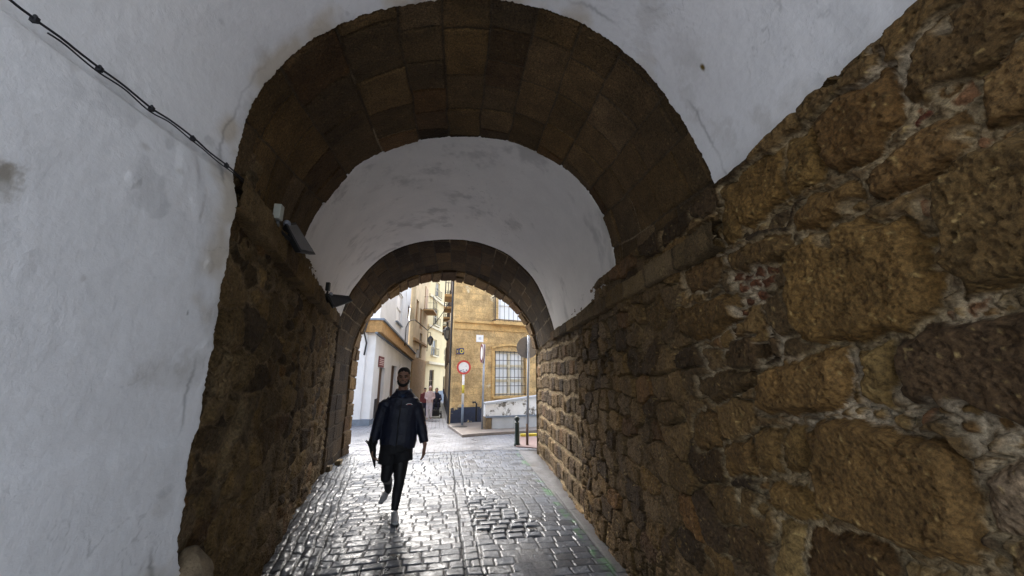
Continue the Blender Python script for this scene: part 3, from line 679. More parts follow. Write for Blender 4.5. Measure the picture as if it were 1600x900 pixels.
# ------------------------------------------------------------------ cobbled roadway
def roadway():
    ys=[2.2]
    while ys[-1]<10.3: ys.append(ys[-1]+max(0.0055,0.0011*(ys[-1]**2+2.8)/1.67*1.0))
    ys=np.array(ys); xs=np.arange(-2.75,2.95,0.0095)
    Y,X=np.meshgrid(ys,xs,indexing='ij'); P=np.stack([X,Y,0*X],-1)
    # zone lines
    Lx=LW[0]+LW[1]*Y; Rx=RW[0]+RW[1]*Y
    ax_=ground(498,900); bx_=ground(560,716); lstrip=ax_[0]+(Y-ax_[1])*(bx_[0]-ax_[0])/(bx_[1]-ax_[1])
    a2=ground(962,895); b2=ground(818,716); green=a2[0]+(Y-a2[1])*(b2[0]-a2[0])/(b2[1]-a2[1])
    a3=ground(728,900); b3=ground(706,718); cl=a3[0]+(Y-a3[1])*(b3[0]-a3[0])/(b3[1]-a3[1])
    def rows(S,T,w,h,seed,jw=0.010,jh=0.009,ws=0.025):
        T=T+fbm(P,1.6,seed+1,2)*0.03+fbm(P,9,seed+2,2)*0.006; S=S+fbm(P,7,seed+3,2)*0.010
        r=np.floor(T/h).astype(np.int64); fv=T/h-r
        ww=w*(0.85+0.3*_hash(r,r*0,r*0+2,seed)); S2=S+_hash(r,r*0,r*0,seed)*w*3
        c=np.floor(S2/ww).astype(np.int64)
        sh=(_hash(c,r,c*0+5,seed)-.5)*0.35
        sh2=(_hash(c+1,r,c*0+5,seed)-.5)*0.35
        fu=S2/ww-c
        dl=(fu-sh*.5+0.0)*ww; dr=(1-fu+sh2*.5)*ww
        inleft=dl<0; inright=dr<0
        du=np.minimum(np.abs(dl),np.abs(dr)); c=np.where(inleft,c-1,np.where(inright,c+1,c))
        idd=_hash(c,r,c*0+7,seed); dv=np.minimum(fv,1-fv)*h
        return np.minimum(du-jw*.5,dv-jh*.5),idd
    sdA,idA=rows(X,Y,0.20,0.140,611)
    sdB,idB=rows(Y,X-Lx*0.9,0.21,0.095,631)
    right=X>cl
    # worn, open-jointed, sunken patch right of the centre line
    k1=on=np.exp(-(((X-cl-0.42)/0.42)**2+((Y-5.35)/0.75)**2)*1.2)+np.exp(-(((X-cl-0.32)/0.30)**2+((Y-6.35)/0.7)**2)*1.2)+0.7*np.exp(-(((X-cl+0.45)/0.35)**2+((Y-7.9)/0.8)**2))+0.8*np.exp(-(((X-cl-.62)/.35)**2+((Y-4.7)/.5)**2))
    worn=st(k1+0.35*fbm(P,3.5,651,3),0.42,0.75)
    smoothR=np.where(right,st(fbm(P,1.0,661,2)+.25,-.1,.3),0)*(1-worn)
    left=X<lstrip+0.03*fbm(P,3,671,2)
    slab=(X>green+0.04)
    sd=np.where(left,sdB,sdA); idd=np.where(left,idB,idA)
    sd=sd-0.004*worn
    jointd=1-st(sd,-0.003,0.010)
    hgt=0.010*st(sd,-0.003,0.009)+(idd-.5)*0.0035*(1+2.2*worn)-0.016*worn*(1-st(sd,0,.014))
    hgt=np.where(right&~slab,hgt*(1-0.45*smoothR),hgt)
    # tilt each sett a little
    tx=((idd*17.3)%1-.5)*0.035; hgt+=tx*0.08*np.sin(X*31)*.3+0.0035*fbm(P,10,675,3)+0.0016*fbm(P,40,676,2)
    hgt+=np.where(left,0.010*fbm(P,12,677,3)+0.012*fbm(P*np.array([1,.35,1]),16,679,2),0)
    # centre line: two longitudinal joints
    for off,am in ((0.0,0.016),(0.155,0.010)):
        q=np.abs(X-cl-off+0.018*fbm(P,5,681,2)); g=1-st(q,0.004,0.016); hgt-=am*g; jointd=np.maximum(jointd,g*(1 if off==0 else .6))
    # mortar patch right foreground
    pm=np.exp(-(((X-cl-0.62)/0.24)**2+((Y-3.95)/0.75)**2)); patch=st(pm+0.45*fbm(P,4,685,4),0.5,0.8)*(~slab)*.75
    hgt=hgt*(1-patch)+patch*(0.009+0.0015*fbm(P,8,687,3)); jointd*=1-patch
    # right slab strip beside the wall
    sj=np.minimum(np.abs(((Y+.2)/0.85)%1-.5),9)*0.85; sjo=(np.abs(sj-0.0)<0.006)
    sh=0.000+0.012*st(X-green,0.1,.5)+0.005*fbm(P,3,691,3)+0.0018*fbm(P,25,693,3); sh=np.where(sjo,sh-.012,sh)
    m1=ground(868,765);m2=ground(934,850); rail=m1[0]+(Y-m1[1])*(m2[0]-m1[0])/(m2[1]-m1[1])
    groove=(np.abs(X-rail)<0.012)&(Y<m1[1])&(Y>m2[1]-.3)
    sh=np.where(groove,sh-.003,sh)
    hgt=np.where(slab,sh,hgt); jointd=np.where(slab,(sjo|groove)*1.0,jointd)
    # overall crossfall: gutters rise to the walls
    prof=0.05*st(lstrip-X,-0.1,0.6)+0.02*np.cos((X-cl)*1.3)-0.02
    hgt=hgt+prof+0.012*fbm(P,0.8,695,2)*0.6
    hgt=hgt*1.0-0.012
    fadeY=st(Y,9.1,9.55); hgt=hgt*(1-fadeY)-0.004*st(Y,9.55,9.7)
    P[...,2]=hgt+gz(Y)
    g=(0.045+0.07*idd)
    col=np.stack([g*.80,g*.93,g*1.25],-1)
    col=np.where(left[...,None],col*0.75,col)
    col=col*(1-jointd[...,None]*0.94)
    col=col*(1-patch[...,None])+np.array([.10,.10,.11])*patch[...,None]
    col=np.where(slab[...,None],np.array([.12,.12,.13]),col)
    gd=np.abs(X-green); gm=st(0.085-gd,0,0.05)*st(fbm(P,7,697,5,.65),-.08,.25)*.75
    col=col*(1-gm[...,None])+np.array([.045,.17,.05])*gm[...,None]
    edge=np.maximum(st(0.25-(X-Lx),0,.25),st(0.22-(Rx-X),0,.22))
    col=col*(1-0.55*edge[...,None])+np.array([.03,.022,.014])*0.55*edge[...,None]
    rough=0.17+0.24*idd+0.22*st(fbm(P,1.6,699,4),-.2,.4)+0.40*jointd+0.22*patch
    rough=np.where(left,rough-.04,rough)
    rough=rough+0.28*edge
    wet=np.stack([np.clip(rough,0.05,0.9),np.clip(0.42+0*rough+0.3*left+0.25*patch,0,1),0*rough],-1)
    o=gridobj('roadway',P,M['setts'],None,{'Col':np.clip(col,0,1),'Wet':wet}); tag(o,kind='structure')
roadway()
# street beyond, near ground, big ground sheet
mp=paver_mat('wet_street_pavers',(.17,.18,.21),(.23,.24,.28),(.05,.05,.055),0.40,0.155,R(90),0.33,0.5)
def sheet(name,x0,x1,ys,mat,dz,label=None):
    V=[];F=[]
    for y in ys:
        z=float(gz(y))+dz; V+=[(x0,y,z),(x1,y,z)]
    for i in range(len(ys)-1): F.append((2*i,2*i+1,2*i+3,2*i+2))
    o=meshobj(name,V,F,mat); return tag(o,kind='structure')
sheet('street_paving',-6,9,[9.62,11,12,14,16,18,22,26,30,36,42,50,60],mp,0.002)
mp2=paver_mat('crossing_pavers',(.17,.18,.205),(.22,.23,.26),(.06,.06,.065),0.20,0.11,R(4),0.36,0.5)
V=[ground(*p)+np.array([0,0,0.006]) for p in ((548,704),(840,703),(836,690),(712,668),(548,676))]
tag(meshobj('crossing_paving',V,[(0,1,2,3,4)],mp2),kind='structure')
g=surf('earth_ground',(.20,.20,.20),0.8,0.2,0.3,0.2,4)
tag(meshobj('ground',[(-300,-300,-1.6),(300,-300,-1.6),(300,400,-1.6),(-300,400,-1.6)],[(0,1,2,3)],g),kind='structure')
g2=surf('bounce_paving',(.48,.47,.46),0.6,0.2,2,0.2,30)  # unseen paving behind the camera, made pale to bounce light into the vault
tag(meshobj('street',[(-9,-14,-.03),(9,-14,-.03),(9,2.25,-.03),(-9,2.25,-.03)],[(0,1,2,3)],g2),kind='structure')
# ------------------------------------------------------------------ facades
class Facade:
    def __init__(s,p0,p1,name,label,cat,zb=-1.5):
        s.p0=np.array([p0[0],p0[1],0.0]); s.p1=np.array([p1[0],p1[1],0.0]); s.L=float(np.linalg.norm(s.p1-s.p0)); s.e=(s.p1-s.p0)/s.L
        s.n=np.array([s.e[1],-s.e[0],0.0])
        s.root=empty(name,(p0[0],p0[1],float(gz(p0[1]))),label,cat) if isinstance(name,str) else name
        s.zb=zb
    def turn(s): s.n=-s.n; return s
    def fr(s,u,d,z): return tuple(s.p0+s.e*u+s.n*d+np.array([0,0,z]))
    def uz(s,px,py):
        dr=ray(px,py); t=np.dot(s.n,s.p0-CAM)/np.dot(s.n,dr); q=CAM+dr*t
        return float(np.dot(q-s.p0,s.e)),float(q[2])
    def rect(s,x0,y0,x1,y1):
        ym=(y0+y1)/2; u0=s.uz(x0,ym)[0]; u1=s.uz(x1,ym)[0]; xm=(x0+x1)/2; z1=s.uz(xm,y0)[1]; z0=s.uz(xm,y1)[1]
        return min(u0,u1),max(u0,u1),min(z0,z1),max(z0,z1)
    def wall(s,H,holes,mat,thick=0.35,name='wall',u0=0,u1=None,zb=None,dd=0,label=None):
        u1=s.L if u1 is None else u1; zb=s.zb if zb is None else zb
        us=sorted(set([u0,u1]+[min(max(h[k],u0),u1) for h in holes for k in (0,1)])); zz=sorted(set([zb,H]+[min(max(h[k],zb),H) for h in holes for k in (2,3)]))
        m=MB()
        # merge vertical strips
        for i in range(len(us)-1):
            run=None
            for j in range(len(zz)-1):
                uc=(us[i]+us[i+1])/2; zc=(zz[j]+zz[j+1])/2
                hole=any(h[0]<uc<h[1] and h[2]<zc<h[3] for h in holes)
                if not hole:
                    if run is None: run=zz[j]
                if (hole or j==len(zz)-2) and run is not None:
                    top=zz[j] if hole else zz[j+1]
                    m.box((us[i],dd-thick,run),(us[i+1],dd,top),s.fr); run=None
        return m.build(name,mat,s.root,label=label)
    def b(s,name,u0,u1,z0,z1,d0,d1,mat,parent=None,bevel=0,label=None):
        return MB().box((u0,d0,z0),(u1,d1,z1),s.fr).build(name,mat,parent or s.root,bevel=bevel,label=label)
    def window(s,h,pane,frame,depth=0.16,cols=2,rows=3,fw=0.06,name='window',frame_name='frame',panename='pane'):
        u0,u1,z0,z1=h
        m=MB(); W=fw
        for a in np.linspace(u0,u1,cols+1):
            a0=min(max(a-W/2,u0),u1-W); m.box((a0,-depth-.03,z0),(a0+W,-depth+.03,z1),s.fr)
        for c in np.linspace(z0,z1,rows+1):
            c0=min(max(c-W/2,z0),z1-W); m.box((u0,-depth-.028,c0),(u1,-depth+.027,c0+W),s.fr)
        f=m.build(name,frame,s.root)
        p=MB().box((u0-.02,-depth-.05,z0-.02),(u1+.02,-depth-.035,z1+.02),s.fr).build(panename,pane,f)
        return f
    def grille(s,h,nu,nz,mat,out=0.08,r=0.011,parent=None,name='grille'):
        u0,u1,z0,z1=h; m=MB()
        for a in np.linspace(u0,u1,nu): m.tube([s.fr(a,out,z0),s.fr(a,out,z1)],r,6)
        for c in np.linspace(z0+.05,z1-.05,nz): m.box((u0-.02,out-.014,c-.012),(u1+.02,out+.010,c+.012),s.fr)
        for c in (z0+.06,z1-.06):
            for a in (u0,u1): m.box((a-.012,-.02,c-.012),(a+.012,out,c+.012),s.fr)
        return m.build(name,mat,parent or s.root)
    def balcony(s,u0,u1,z,out,hgt,mat,slab,nb=10,name='balcony'):
        o=s.b(name,u0-.05,u1+.05,z-.12,z,0.0,out+.04,slab)
        m=MB()
        for zz in (z+hgt,z+.07): m.box((u0,out-.015,zz-.015),(u1,out+.015,zz+.015),s.fr)
        for a in (u0,u1):
            for zz in (z+hgt,z+.07): m.box((a-.013,0.0,zz-.013),(a+.013,out,zz+.013),s.fr)
            m.tube([s.fr(a,out,z),s.fr(a,out,z+hgt+.06)],.022,6)
        for a in np.linspace(u0,u1,nb)[1:-1]: m.tube([s.fr(a,out,z+.02),s.fr(a,out,z+hgt)],.010,5)
        for d in np.linspace(0,out,4)[1:-1]:
            for a in (u0,u1): m.tube([s.fr(a,d,z+.02),s.fr(a,d,z+hgt)],.010,5)
        m.build('railing',mat,o); return o
# ---- ochre corner building (front)
c0=ground(704,665); fdir=np.array([math.sin(R(75)),math.cos(R(75))])
p1=c0[:2]+fdir*9.0
OB=Facade(c0[:2],p1,'corner_house','weathered ochre stone corner house with barred window and dark blue dado','house')
print('ochre corner',c0)
win=OB.rect(773,549,820,618); upw=OB.rect(779,464,852,501)
upw=(upw[0],upw[1],upw[2],upw[3]+0.9)
OB.wall(6.9,[win,upw],M['ochre'],thick=0.4)
def dec(py,px=760): return OB.uz(px,py)[1]
# string course
zs_=dec(505); OB.b('string_course',-0.05,OB.L,zs_-.05,zs_+.06,0.002,0.14,M['ochretrim'],bevel=.02)
OB.b('string_course',-0.03,OB.L,zs_-.32,zs_-.05,0.002,0.05,M['ochretrim'])
for r,c in ((0.4,M['ochretrim']),): pass
dtop=OB.uz(730,636)[1]; OB.b('dado',-0.035,OB.uz(757,640)[0],-1.2,dtop,0.032,0.055,M['dado'],label='dark blue painted base with flaked patches')
# window surround with segmental hood
u0,u1,z0,z1=win
OB.b('window_surround',u0-.14,u0,z0-.1,z1+.0,0.002,0.045,M['ochretrim']); OB.b('window_surround',u1,u1+.14,z0-.1,z1,0.002,0.045,M['ochretrim'])
m=MB(); pr=[]
for t in np.linspace(-1,1,15):
    uu=(u0+u1)/2+t*(u1-u0+.36)/2; pr.append((uu,z1+.10+.16*(1-t*t)))
for i in range(14):
    (a,za),(b,zb)=pr[i],pr[i+1]
    V=[OB.fr(a,d,za+k) for d in(.002,.10) for k in(-.02,.06)]+[OB.fr(b,d,zb+k) for d in(.002,.10) for k in(-.02,.06)]
    m.add(V,[(0,1,3,2),(4,6,7,5),(0,4,5,1),(2,3,7,6),(0,2,6,4),(1,5,7,3)])
m.build('window_hood',M['ochretrim'],OB.root)
OB.b('sill',u0-.1,u1+.1,z0-.12,z0-.004,-0.1,0.12,M['ochretrim'],bevel=.02)
w=OB.window(win,M['shutter'],M['creamtrim'],0.14,2,3,0.10)
OB.grille(win,9,6,M['iron'],0.07,parent=w)
w2=OB.window(upw,M['shutter'],M['shutter'],0.14,2,3,0.06)
OB.balcony(OB.uz(769,500)[0],upw[1]+.1,OB.uz(769,504)[1]+.02,0.35,OB.uz(769,466)[1]-OB.uz(769,504)[1],M['iron'],M['ochretrim'],14)
# plaques on the ochre wall
q=OB.rect(744,523.5,755,534.5); o=MB().box((q[0],.003,q[2]),(q[1],.03,q[3]),OB.fr); pl=o.build('wall_plaque',M['white'],None); tag(pl,'small square white plaque high on the ochre wall','plaque')
m=MB()
for zz in (.62,.5,.38): m.box((q[0]+.10,.031,q[2]+(q[3]-q[2])*zz-.008),(q[1]-.10,.033,q[2]+(q[3]-q[2])*zz+.008),OB.fr)
m.build('printed_lines',M['sticker'],pl)
q=OB.rect(717,544,724.5,553.5); tl=MB().box((q[0],.003,q[2]),(q[1],.035,q[3]),OB.fr).build('street_tile',M['blue'],None); tag(tl,'dark blue square ceramic tile with a yellow ring on the ochre wall','tile')
cu,cz=(q[0]+q[1])/2,(q[2]+q[3])/2; m=MB()
for k in range(16):
    a,b=2*math.pi*k/16,2*math.pi*(k+1)/16
    for r0,r1 in ((.045,.085),): m.add([OB.fr(cu+r0*math.cos(a),.038,cz+r0*math.sin(a)),OB.fr(cu+r1*math.cos(a),.038,cz+r1*math.sin(a)),OB.fr(cu+r1*math.cos(b),.038,cz+r1*math.sin(b)),OB.fr(cu+r0*math.cos(b),.038,cz+r0*math.sin(b))],[(0,1,2,3)])
m.build('yellow_ring',M['yellow'],tl)
q=OB.rect(713,545,716,553.5); tl=MB().box((q[0],.033,q[2]),(q[1],.05,q[3]),OB.fr).build('number_tile',M['blue'],None); tag(tl,'narrow blue tile with yellow mark beside the corner','tile')
cu=(q[0]+q[1])/2; MB().box((cu-.012,.052,q[2]+.05),(cu+.014,.054,q[3]-.05),OB.fr).add([OB.fr(cu-.03,.053,q[3]-.09),OB.fr(cu-.012,.053,q[3]-.05),OB.fr(cu-.012,.053,q[3]-.09)],[(0,1,2)]).build('numeral',M['yellow'],tl)
# side facade of the same house, into the alley
e2=np.array([0.70,39.0])
OS=Facade(e2,c0[:2]+np.array([0.01,0.16]),OB.root,None,None)
OS.n=np.array([OS.e[1],-OS.e[0],0]); 
if OS.n[0]>0: OS.n=-OS.n
OS.wall(9.0,[],M['tan'],thick=0.4,name='side_wall',label='shaded side wall along the alley')
for k,yy in enumerate((19.2,22.6,26.5,31.0,35.5)):
    u=OS.L-(yy-c0[1])
    for z in (2.6,5.9):
        o=OS.b('shutter',u-.55,u+.55,z,z+1.9,0.01,0.09,M['wood'])
        if z>3: OS.balcony(u-.7,u+.7,z-.05,0.42,0.95,M['iron'],M['browntrim'],8)
OS.b('dado',1,OS.L-.01,-1.2,dtop,0.004,0.05,M['dado'])
m=MB(); m.tube([OS.fr(OS.L-.12,.10,-.1),OS.fr(OS.L-.12,.10,6.8)],.055,8); m.build('drainpipe',M['iron'],OB.root)
# ---- white house, left
wc=ground(576,665); wf=at(643,560,31.0)
print('white corner',wc)
WB=Facade(wc[:2],wf[:2],'white_house','whitewashed house with thick brown cornice and narrow doors at left','house')
if WB.n[0]<0: WB.n=-WB.n
d1=WB.rect(589.5,574,598,662); d1=(d1[0],d1[1],-1.0,d1[3])
d2=WB.rect(609,571,617,650); d2=(d2[0],d2[1],-1.0,d2[3])
zc=float(at(590,500,wc[1])[2]); zc2=float(at(643,557,31)[2])
WB.wall(zc-.3,[d1,d2],M['whitewall'],thick=0.4)
WB.b('door',d1[0],d1[1],-1,d1[3],-.20,-.14,M['wood']); WB.b('door',d2[0],d2[1],-1,d2[3],-.20,-.14,M['wood'])
def sloped(F,name,u0,u1,za0,za1,zb0,zb1,d0,d1,mat):
    V=[F.fr(u0,d,z) for d in(d0,d1) for z in(za0,za1)]+[F.fr(u1,d,z) for d in(d0,d1) for z in(zb0,zb1)]
    return MB().add(V,[(0,1,3,2),(4,6,7,5),(0,4,5,1),(2,3,7,6),(0,2,6,4),(1,5,7,3)]).build(name,mat,F.root)
H0=zc-.55; H1=zc2-.30
sloped(WB,'cornice',-.30,WB.L,H0,H0+.50,H1,H1+.50,0.002,0.26,M['browntrim']); 
sloped(WB,'cornice_cap',-.36,WB.L,H0+.50,H0+.58,H1+.5,H1+.58,0.002,0.34,M['greytrim'])
sloped(WB,'cornice_cap',-.33,WB.L,H0-.07,H0-.002,H1-.07,H1-.002,0.002,0.10,M['greytrim'])
# wall filling up to the sloping cornice is hidden behind it; setback upper storey
WU=Facade(WB.p0[:2]+WB.e[:2]*2.2-WB.n[:2]*0.35,wf[:2]-WB.n[:2]*0.35,WB.root,None,None)
if WU.n[0]<0: WU.n=-WU.n
h1=WU.rect(620,455,629,507); h2=WU.rect(637,478,641,500)
WU.wall(9.3,[h1,h2],M['whitewall'],thick=.4,name='upper_wall',zb=2.6)
WU.window(h1,M['shutter'],M['shutter'],.10,1,2,.1); WU.window(h2,M['darkpane'],M['wood'],.10,1,1,.06)
q=(h1[0]-.1,h1[1]+.1); WU.b('sill',q[0],q[1],h1[2]-.08,h1[2]-.003,0.0,.12,M['greytrim'])
# front (end) face
WF=Facade(wc[:2]+np.array([-4.0,0.15]),wc[:2],WB.root,None,None)
if WF.n[1]>0: WF.n=-WF.n
WF.wall(zc-.3,[],M['whitewall'],thick=.35,name='end_wall',u1=WF.L-.01)
WF.b('cornice',-.1,WF.L+.26,H0,H0+.5,0.002,.26,M['browntrim']); WF.b('cornice_cap',-.1,WF.L+.34,H0+.502,H0+.58,.002,.34,M['greytrim'])
WF.b('pilaster',WF.L-.75,WF.L-.35,-1,H0,0.002,.09,M['whitewall'],bevel=.02)
WF.b('skirting',-.1,WF.L+.03,-1.,WF.uz(565,655)[1],0.002,.12,M['greytrim']); WB.b('skirting',0.0,d1[0]-.02,-1,WB.uz(580,655)[1],.002,.03,M['greytrim'])
q=WB.uz(586,638); WB.b('vent_grille',q[0]-.3,q[0]+.3,q[1]-.4,q[1]+.4,.002,.02,M['iron'])
q=WB.rect(591,557,599,574); o=MB().box((q[0],.003,q[2]),(q[1],.04,q[3]),WB.fr).build('wall_plaque',M['maroon'],None); tag(o,'dark red plaque with pale lines over the white house door','plaque')
m=MB()
for t in (.75,.58,.42,.25): m.box((q[0]+.12,.041,q[2]+(q[3]-q[2])*t-.02),(q[1]-.12,.044,q[2]+(q[3]-q[2])*t+.015),WB.fr)
m.build('lettering_lines',M['pale'],o)
# hanging cable and white conduit on the end wall
m=MB(); pA=WF.uz(578,503); pB=WF.uz(570,555)
m.tube([WF.fr(pA[0],.30,pA[1]+.1),WF.fr(pA[0]-.12,.30,H0-.05),WF.fr(pB[0]+.05,.13,pB[1]+.5),WF.fr(pB[0],.13,pB[1])],.035,8); o=m.build('hanging_cable',M['iron'],None,smooth=True); tag(o,'thick black cable hanging down the end of the white house','cable')
# ---- tan house
tf=at(665,560,38.5)
TB=Facade(wf[:2]+np.array([0.02,0.05]),tf[:2],'tan_house','tall tan house with projecting balcony beyond the white house','house')
if TB.n[0]<0: TB.n=-TB.n
hs_=[TB.rect(*r) for r in ((650,468,654,505),(656,482,660,515),(655,520,659,560),(648,545,652,640),(657,570,662,640))]
hs_=[(a,b,max(c,-1.4),d) for a,b,c,d in hs_]
TB.wall(12.2,hs_,M['tan'],thick=.4)
for i,h in enumerate(hs_): TB.b('door' if i>2 else 'shutter',h[0],h[1],h[2],h[3],-.2,-.12,M['orangewood'] if i<2 else M['wood'])
qz=TB.uz(652,535)[1]; TB.b('string_course',0,TB.L,qz,qz+.2,.002,.16,M['browntrim'])
TB.b('base_cladding',0,TB.L,-1.4,TB.uz(652,560)[1],.003,.05,M['browntrim'])
q=TB.rect(657,438,664,482); bz=q[2]
TB.balcony(TB.L-3.2,TB.L-.3,bz,0.9,1.2,M['iron'],M['browntrim'],10); TB.b('balcony_door',TB.L-2.6,TB.L-1.0,bz,bz+2.4,0.003,.05,M['orangewood'])
TB.b('eaves',-.1,TB.L+.1,12.0,12.4,.002,.6,M['orangewood'])
# end return of the tan house towards the cream one
# ---- cream house
cs=at(664.5,560,38.8); cdir=np.array([.27,.963])
CB=Facade(cs[:2],cs[:2]+cdir*15.0,'cream_house','tall cream rendered house with balconies closing the alley','house')
if CB.n[0]>0: CB.n=-CB.n
CB.n=np.array([CB.e[1],-CB.e[0],0])
# it must face the camera
if np.dot(CB.n,CAM-CB.p0)<0: CB.n=-CB.n
rr=[(680.5,441,687,466),(677.5,482,684.5,509),(674,530,682,556),(670.5,578,677.5,612),(700,460,703,477),(696.5,496,699,520),(694,545,697,565),(692,588,695,620)]
hs_=[CB.rect(*r) for r in rr]
CB.wall(18.5,hs_,M['cream'],thick=.4)
for i,h in enumerate(hs_):
    CB.window(h,M['darkpane'] if i%2 or i>2 else M['galv'],M['creamtrim'] if i not in(3,7) else M['wood'],.15,2 if i<4 else 1,2,.10)
    if i in(0,1,2,4,5): 
        z=h[2]; CB.balcony(h[0]-.15,h[1]+.15,z,0.25,(h[3]-h[2])*.45,M['iron'],M['creamtrim'],8)
for (x,y) in ((680,468),(678,513),(675,568)):
    z=CB.uz(x,y)[1]; CB.b('string_course',-.05,CB.L,z-.1,z+.14,.002,.22 if y<560 else .42,M['creamtrim'])
CB.b('eaves',-.3,CB.L,18.3,18.7,.002,.7,M['creamtrim'])
CB.b('dado',0,CB.L,-1.4,CB.uz(675,612)[1],.003,.05,M['greytrim'])
# ---- low ramp wall with peeling paint (in front of the ochre house)
ra_=ground(758,675); rb_=ra_+np.array([5.0,0.9,0])
RWl=Facade(ra_[:2],rb_[:2],'ramp_wall','low ramp wall with peeling white paint above grey stone slabs','wall')
za=RWl.uz(760,632)[1]; ub=RWl.uz(838,622)[0]; zb_=RWl.uz(838,621)[1]; zm=RWl.uz(790,650)[1]; slope=(zb_-za)/ub
sloped(RWl,'parapet',0.0,5.0,zm,za,zm,za+slope*5.0,-.30,0.03,M['peel']); sloped(RWl,'coping',-.03,5.03,za+.002,za+.06,za+slope*5+.002,za+slope*5+.06,-.35,.08,M['slab'])
us=[RWl.uz(x,660)[0] for x in (768,802)]+[RWl.uz(768,660)[0]+k for k in (1.9,2.9,3.9)]; us=sorted(us)
RWl.b('end_block',0.0,us[0]-.01,-.9,zm-.003,-.30,.05,M['kerbstone'],bevel=.02)
for i in range(len(us)-1): RWl.b('slab',us[i]+.004,us[i+1]-.004,-.9,zm-.003,-.28,.045,M['slab'],bevel=.006)
RWl.b('slab_capping',0,5.0,zm-.03,zm+.02,0.031,.09,M['greytrim'])
# kerbed pavement corner around the ochre house
kp=[ground(*p) for p in ((700,668),(722,684),(757,681),(840,676))]+[ra_+np.array([5,1.2,0]),c0+np.array([5.5,1.6,0]),c0+np.array([0,.1,0])]
n=len(kp); V=[tuple(p+np.array([0,0,0.0])) for p in kp]+[tuple(p+np.array([0,0,.09])) for p in kp]
m=MB().add(V,[tuple(range(n,2*n))]+[(i,(i+1)%n,n+(i+1)%n,n+i) for i in range(n)]); o=m.build('pavement',surf('worn_pavement',(.20,.17,.15),.55,.25,2.5,.3,20,.01),None,bevel=0.015); tag(o,kind='structure')
kp=[ground(*p) for p in ((806,699),(846,702),(860,686),(812,682))]; n=4
V=[tuple(p+np.array([0,0,-.02])) for p in kp]+[tuple(p+np.array([0,0,.03])) for p in kp]
tag(MB().add(V,[tuple(range(n,2*n))]+[(i,(i+1)%n,n+(i+1)%n,n+i) for i in range(n)]).build('pink_pavement',M['asphaltpink'],None),kind='structure')
a,b=ground(814,684),ground(850,686)
tag(MB().box((a[0],a[1],float(a[2])+.031),(b[0]+.3,a[1]+.16,float(a[2])+.10)).build('yellow_kerb',M['yellow'],None,bevel=.01),'yellow painted kerb stone behind the bollard','kerb')
c=ground(718,671); tag(MB().lathe((c[0],c[1],float(c[2])+.10),[(.28,-.02),(.28,.006),(.25,.010),(.0,.010)],20).build('manhole_cover',M['iron'],None),'dark round cover set in the pavement by the blue dado','manhole cover')
# ------------------------------------------------------------------ signs, posts, bollard
def disc(mb,c,r,n,th,seg=28,inner=0.0):
    c=Vector(c); n=Vector(n).normalized(); a=n.cross(Vector((0,0,1))).normalized(); b=a.cross(n)
    V=[];F=[]
    for s in (0,th):
        for k in range(seg):
            t=2*math.pi*k/seg; V.append(c+n*s+a*math.cos(t)*r+b*math.sin(t)*r)
    if inner:
        for s in (0,th):
            for k in range(seg):
                t=2*math.pi*k/seg; V.append(c+n*s+a*math.cos(t)*inner+b*math.sin(t)*inner)
        for k in range(seg):
            j=(k+1)%seg; F+=[(seg+k,seg+j,3*seg+j,3*seg+k),(k,2*seg+k,2*seg+j,j),(k,j,seg+j,seg+k),(2*seg+k,3*seg+k,3*seg+j,2*seg+j)]
    else:
        F=[tuple(range(seg))[::-1],tuple(range(seg,2*seg))]+[(k,(k+1)%seg,(k+1)%seg+seg,k+seg) for k in range(seg)]
    return mb.add(V,F)
def frame_of(px,base_py):
    g_=ground(px,base_py); return g_
# no vehicles ring sign
g0=ground(722,668); g0[2]+=.09; s=empty('road_sign',g0,'round red ringed white road sign with stickers on a white post','road sign')
cz=at(724.5,574,g0[1]); rr_=float(np.linalg.norm(at(735.5,574,g0[1])-cz)); nn=(-.10,-1,0)
MB().tube([(g0[0],g0[1],g0[2]-.05),(g0[0]+(cz[0]-g0[0])*.45,g0[1],g0[2]+.75)],.045,12).build('post',M['greytrim'],s,smooth=True,label='dark painted foot of the post')
MB().tube([(g0[0]+(cz[0]-g0[0])*.45,g0[1],g0[2]+.752),(cz[0],g0[1],cz[2])],.045,12).build('post',M['white'],s,smooth=True)
zz=at(723,608,g0[1]); MB().tube([(g0[0]+(cz[0]-g0[0])*.62,g0[1],zz[2]-.16),(g0[0]+(cz[0]-g0[0])*.66,g0[1],zz[2]+.16)],.049,12).build('yellow_band',M['yellow'],s,smooth=True)
pn=disc(MB(),(cz[0],g0[1]-.06,cz[2]),rr_,nn,.012).build('disc',M['white'],s)
disc(MB(),(cz[0],g0[1]-.075,cz[2]),rr_,nn,.006,inner=rr_*.74).build('red_ring',M['red'],pn)
m=MB()
for (dx,dz,w_,h_,rt) in ((-.10,-.12,.07,.05,.3),(.02,-.16,.10,.045,-.1),(.10,-.10,.06,.05,.5),(.08,.04,.03,.03,0),(-.02,-.09,.05,.03,.2)):
    q=[]
    for a,b in((-1,-1),(1,-1),(1,1),(-1,1)):
        x=a*w_/2;z=b*h_/2; q.append((cz[0]+dx*1.1+x*math.cos(rt)-z*math.sin(rt),g0[1]-.088,cz[2]+dz*1.1+x*math.sin(rt)+z*math.cos(rt)))
    MB().add(q,[(0,1,2,3)]).build('sticker',M['sticker'],pn)
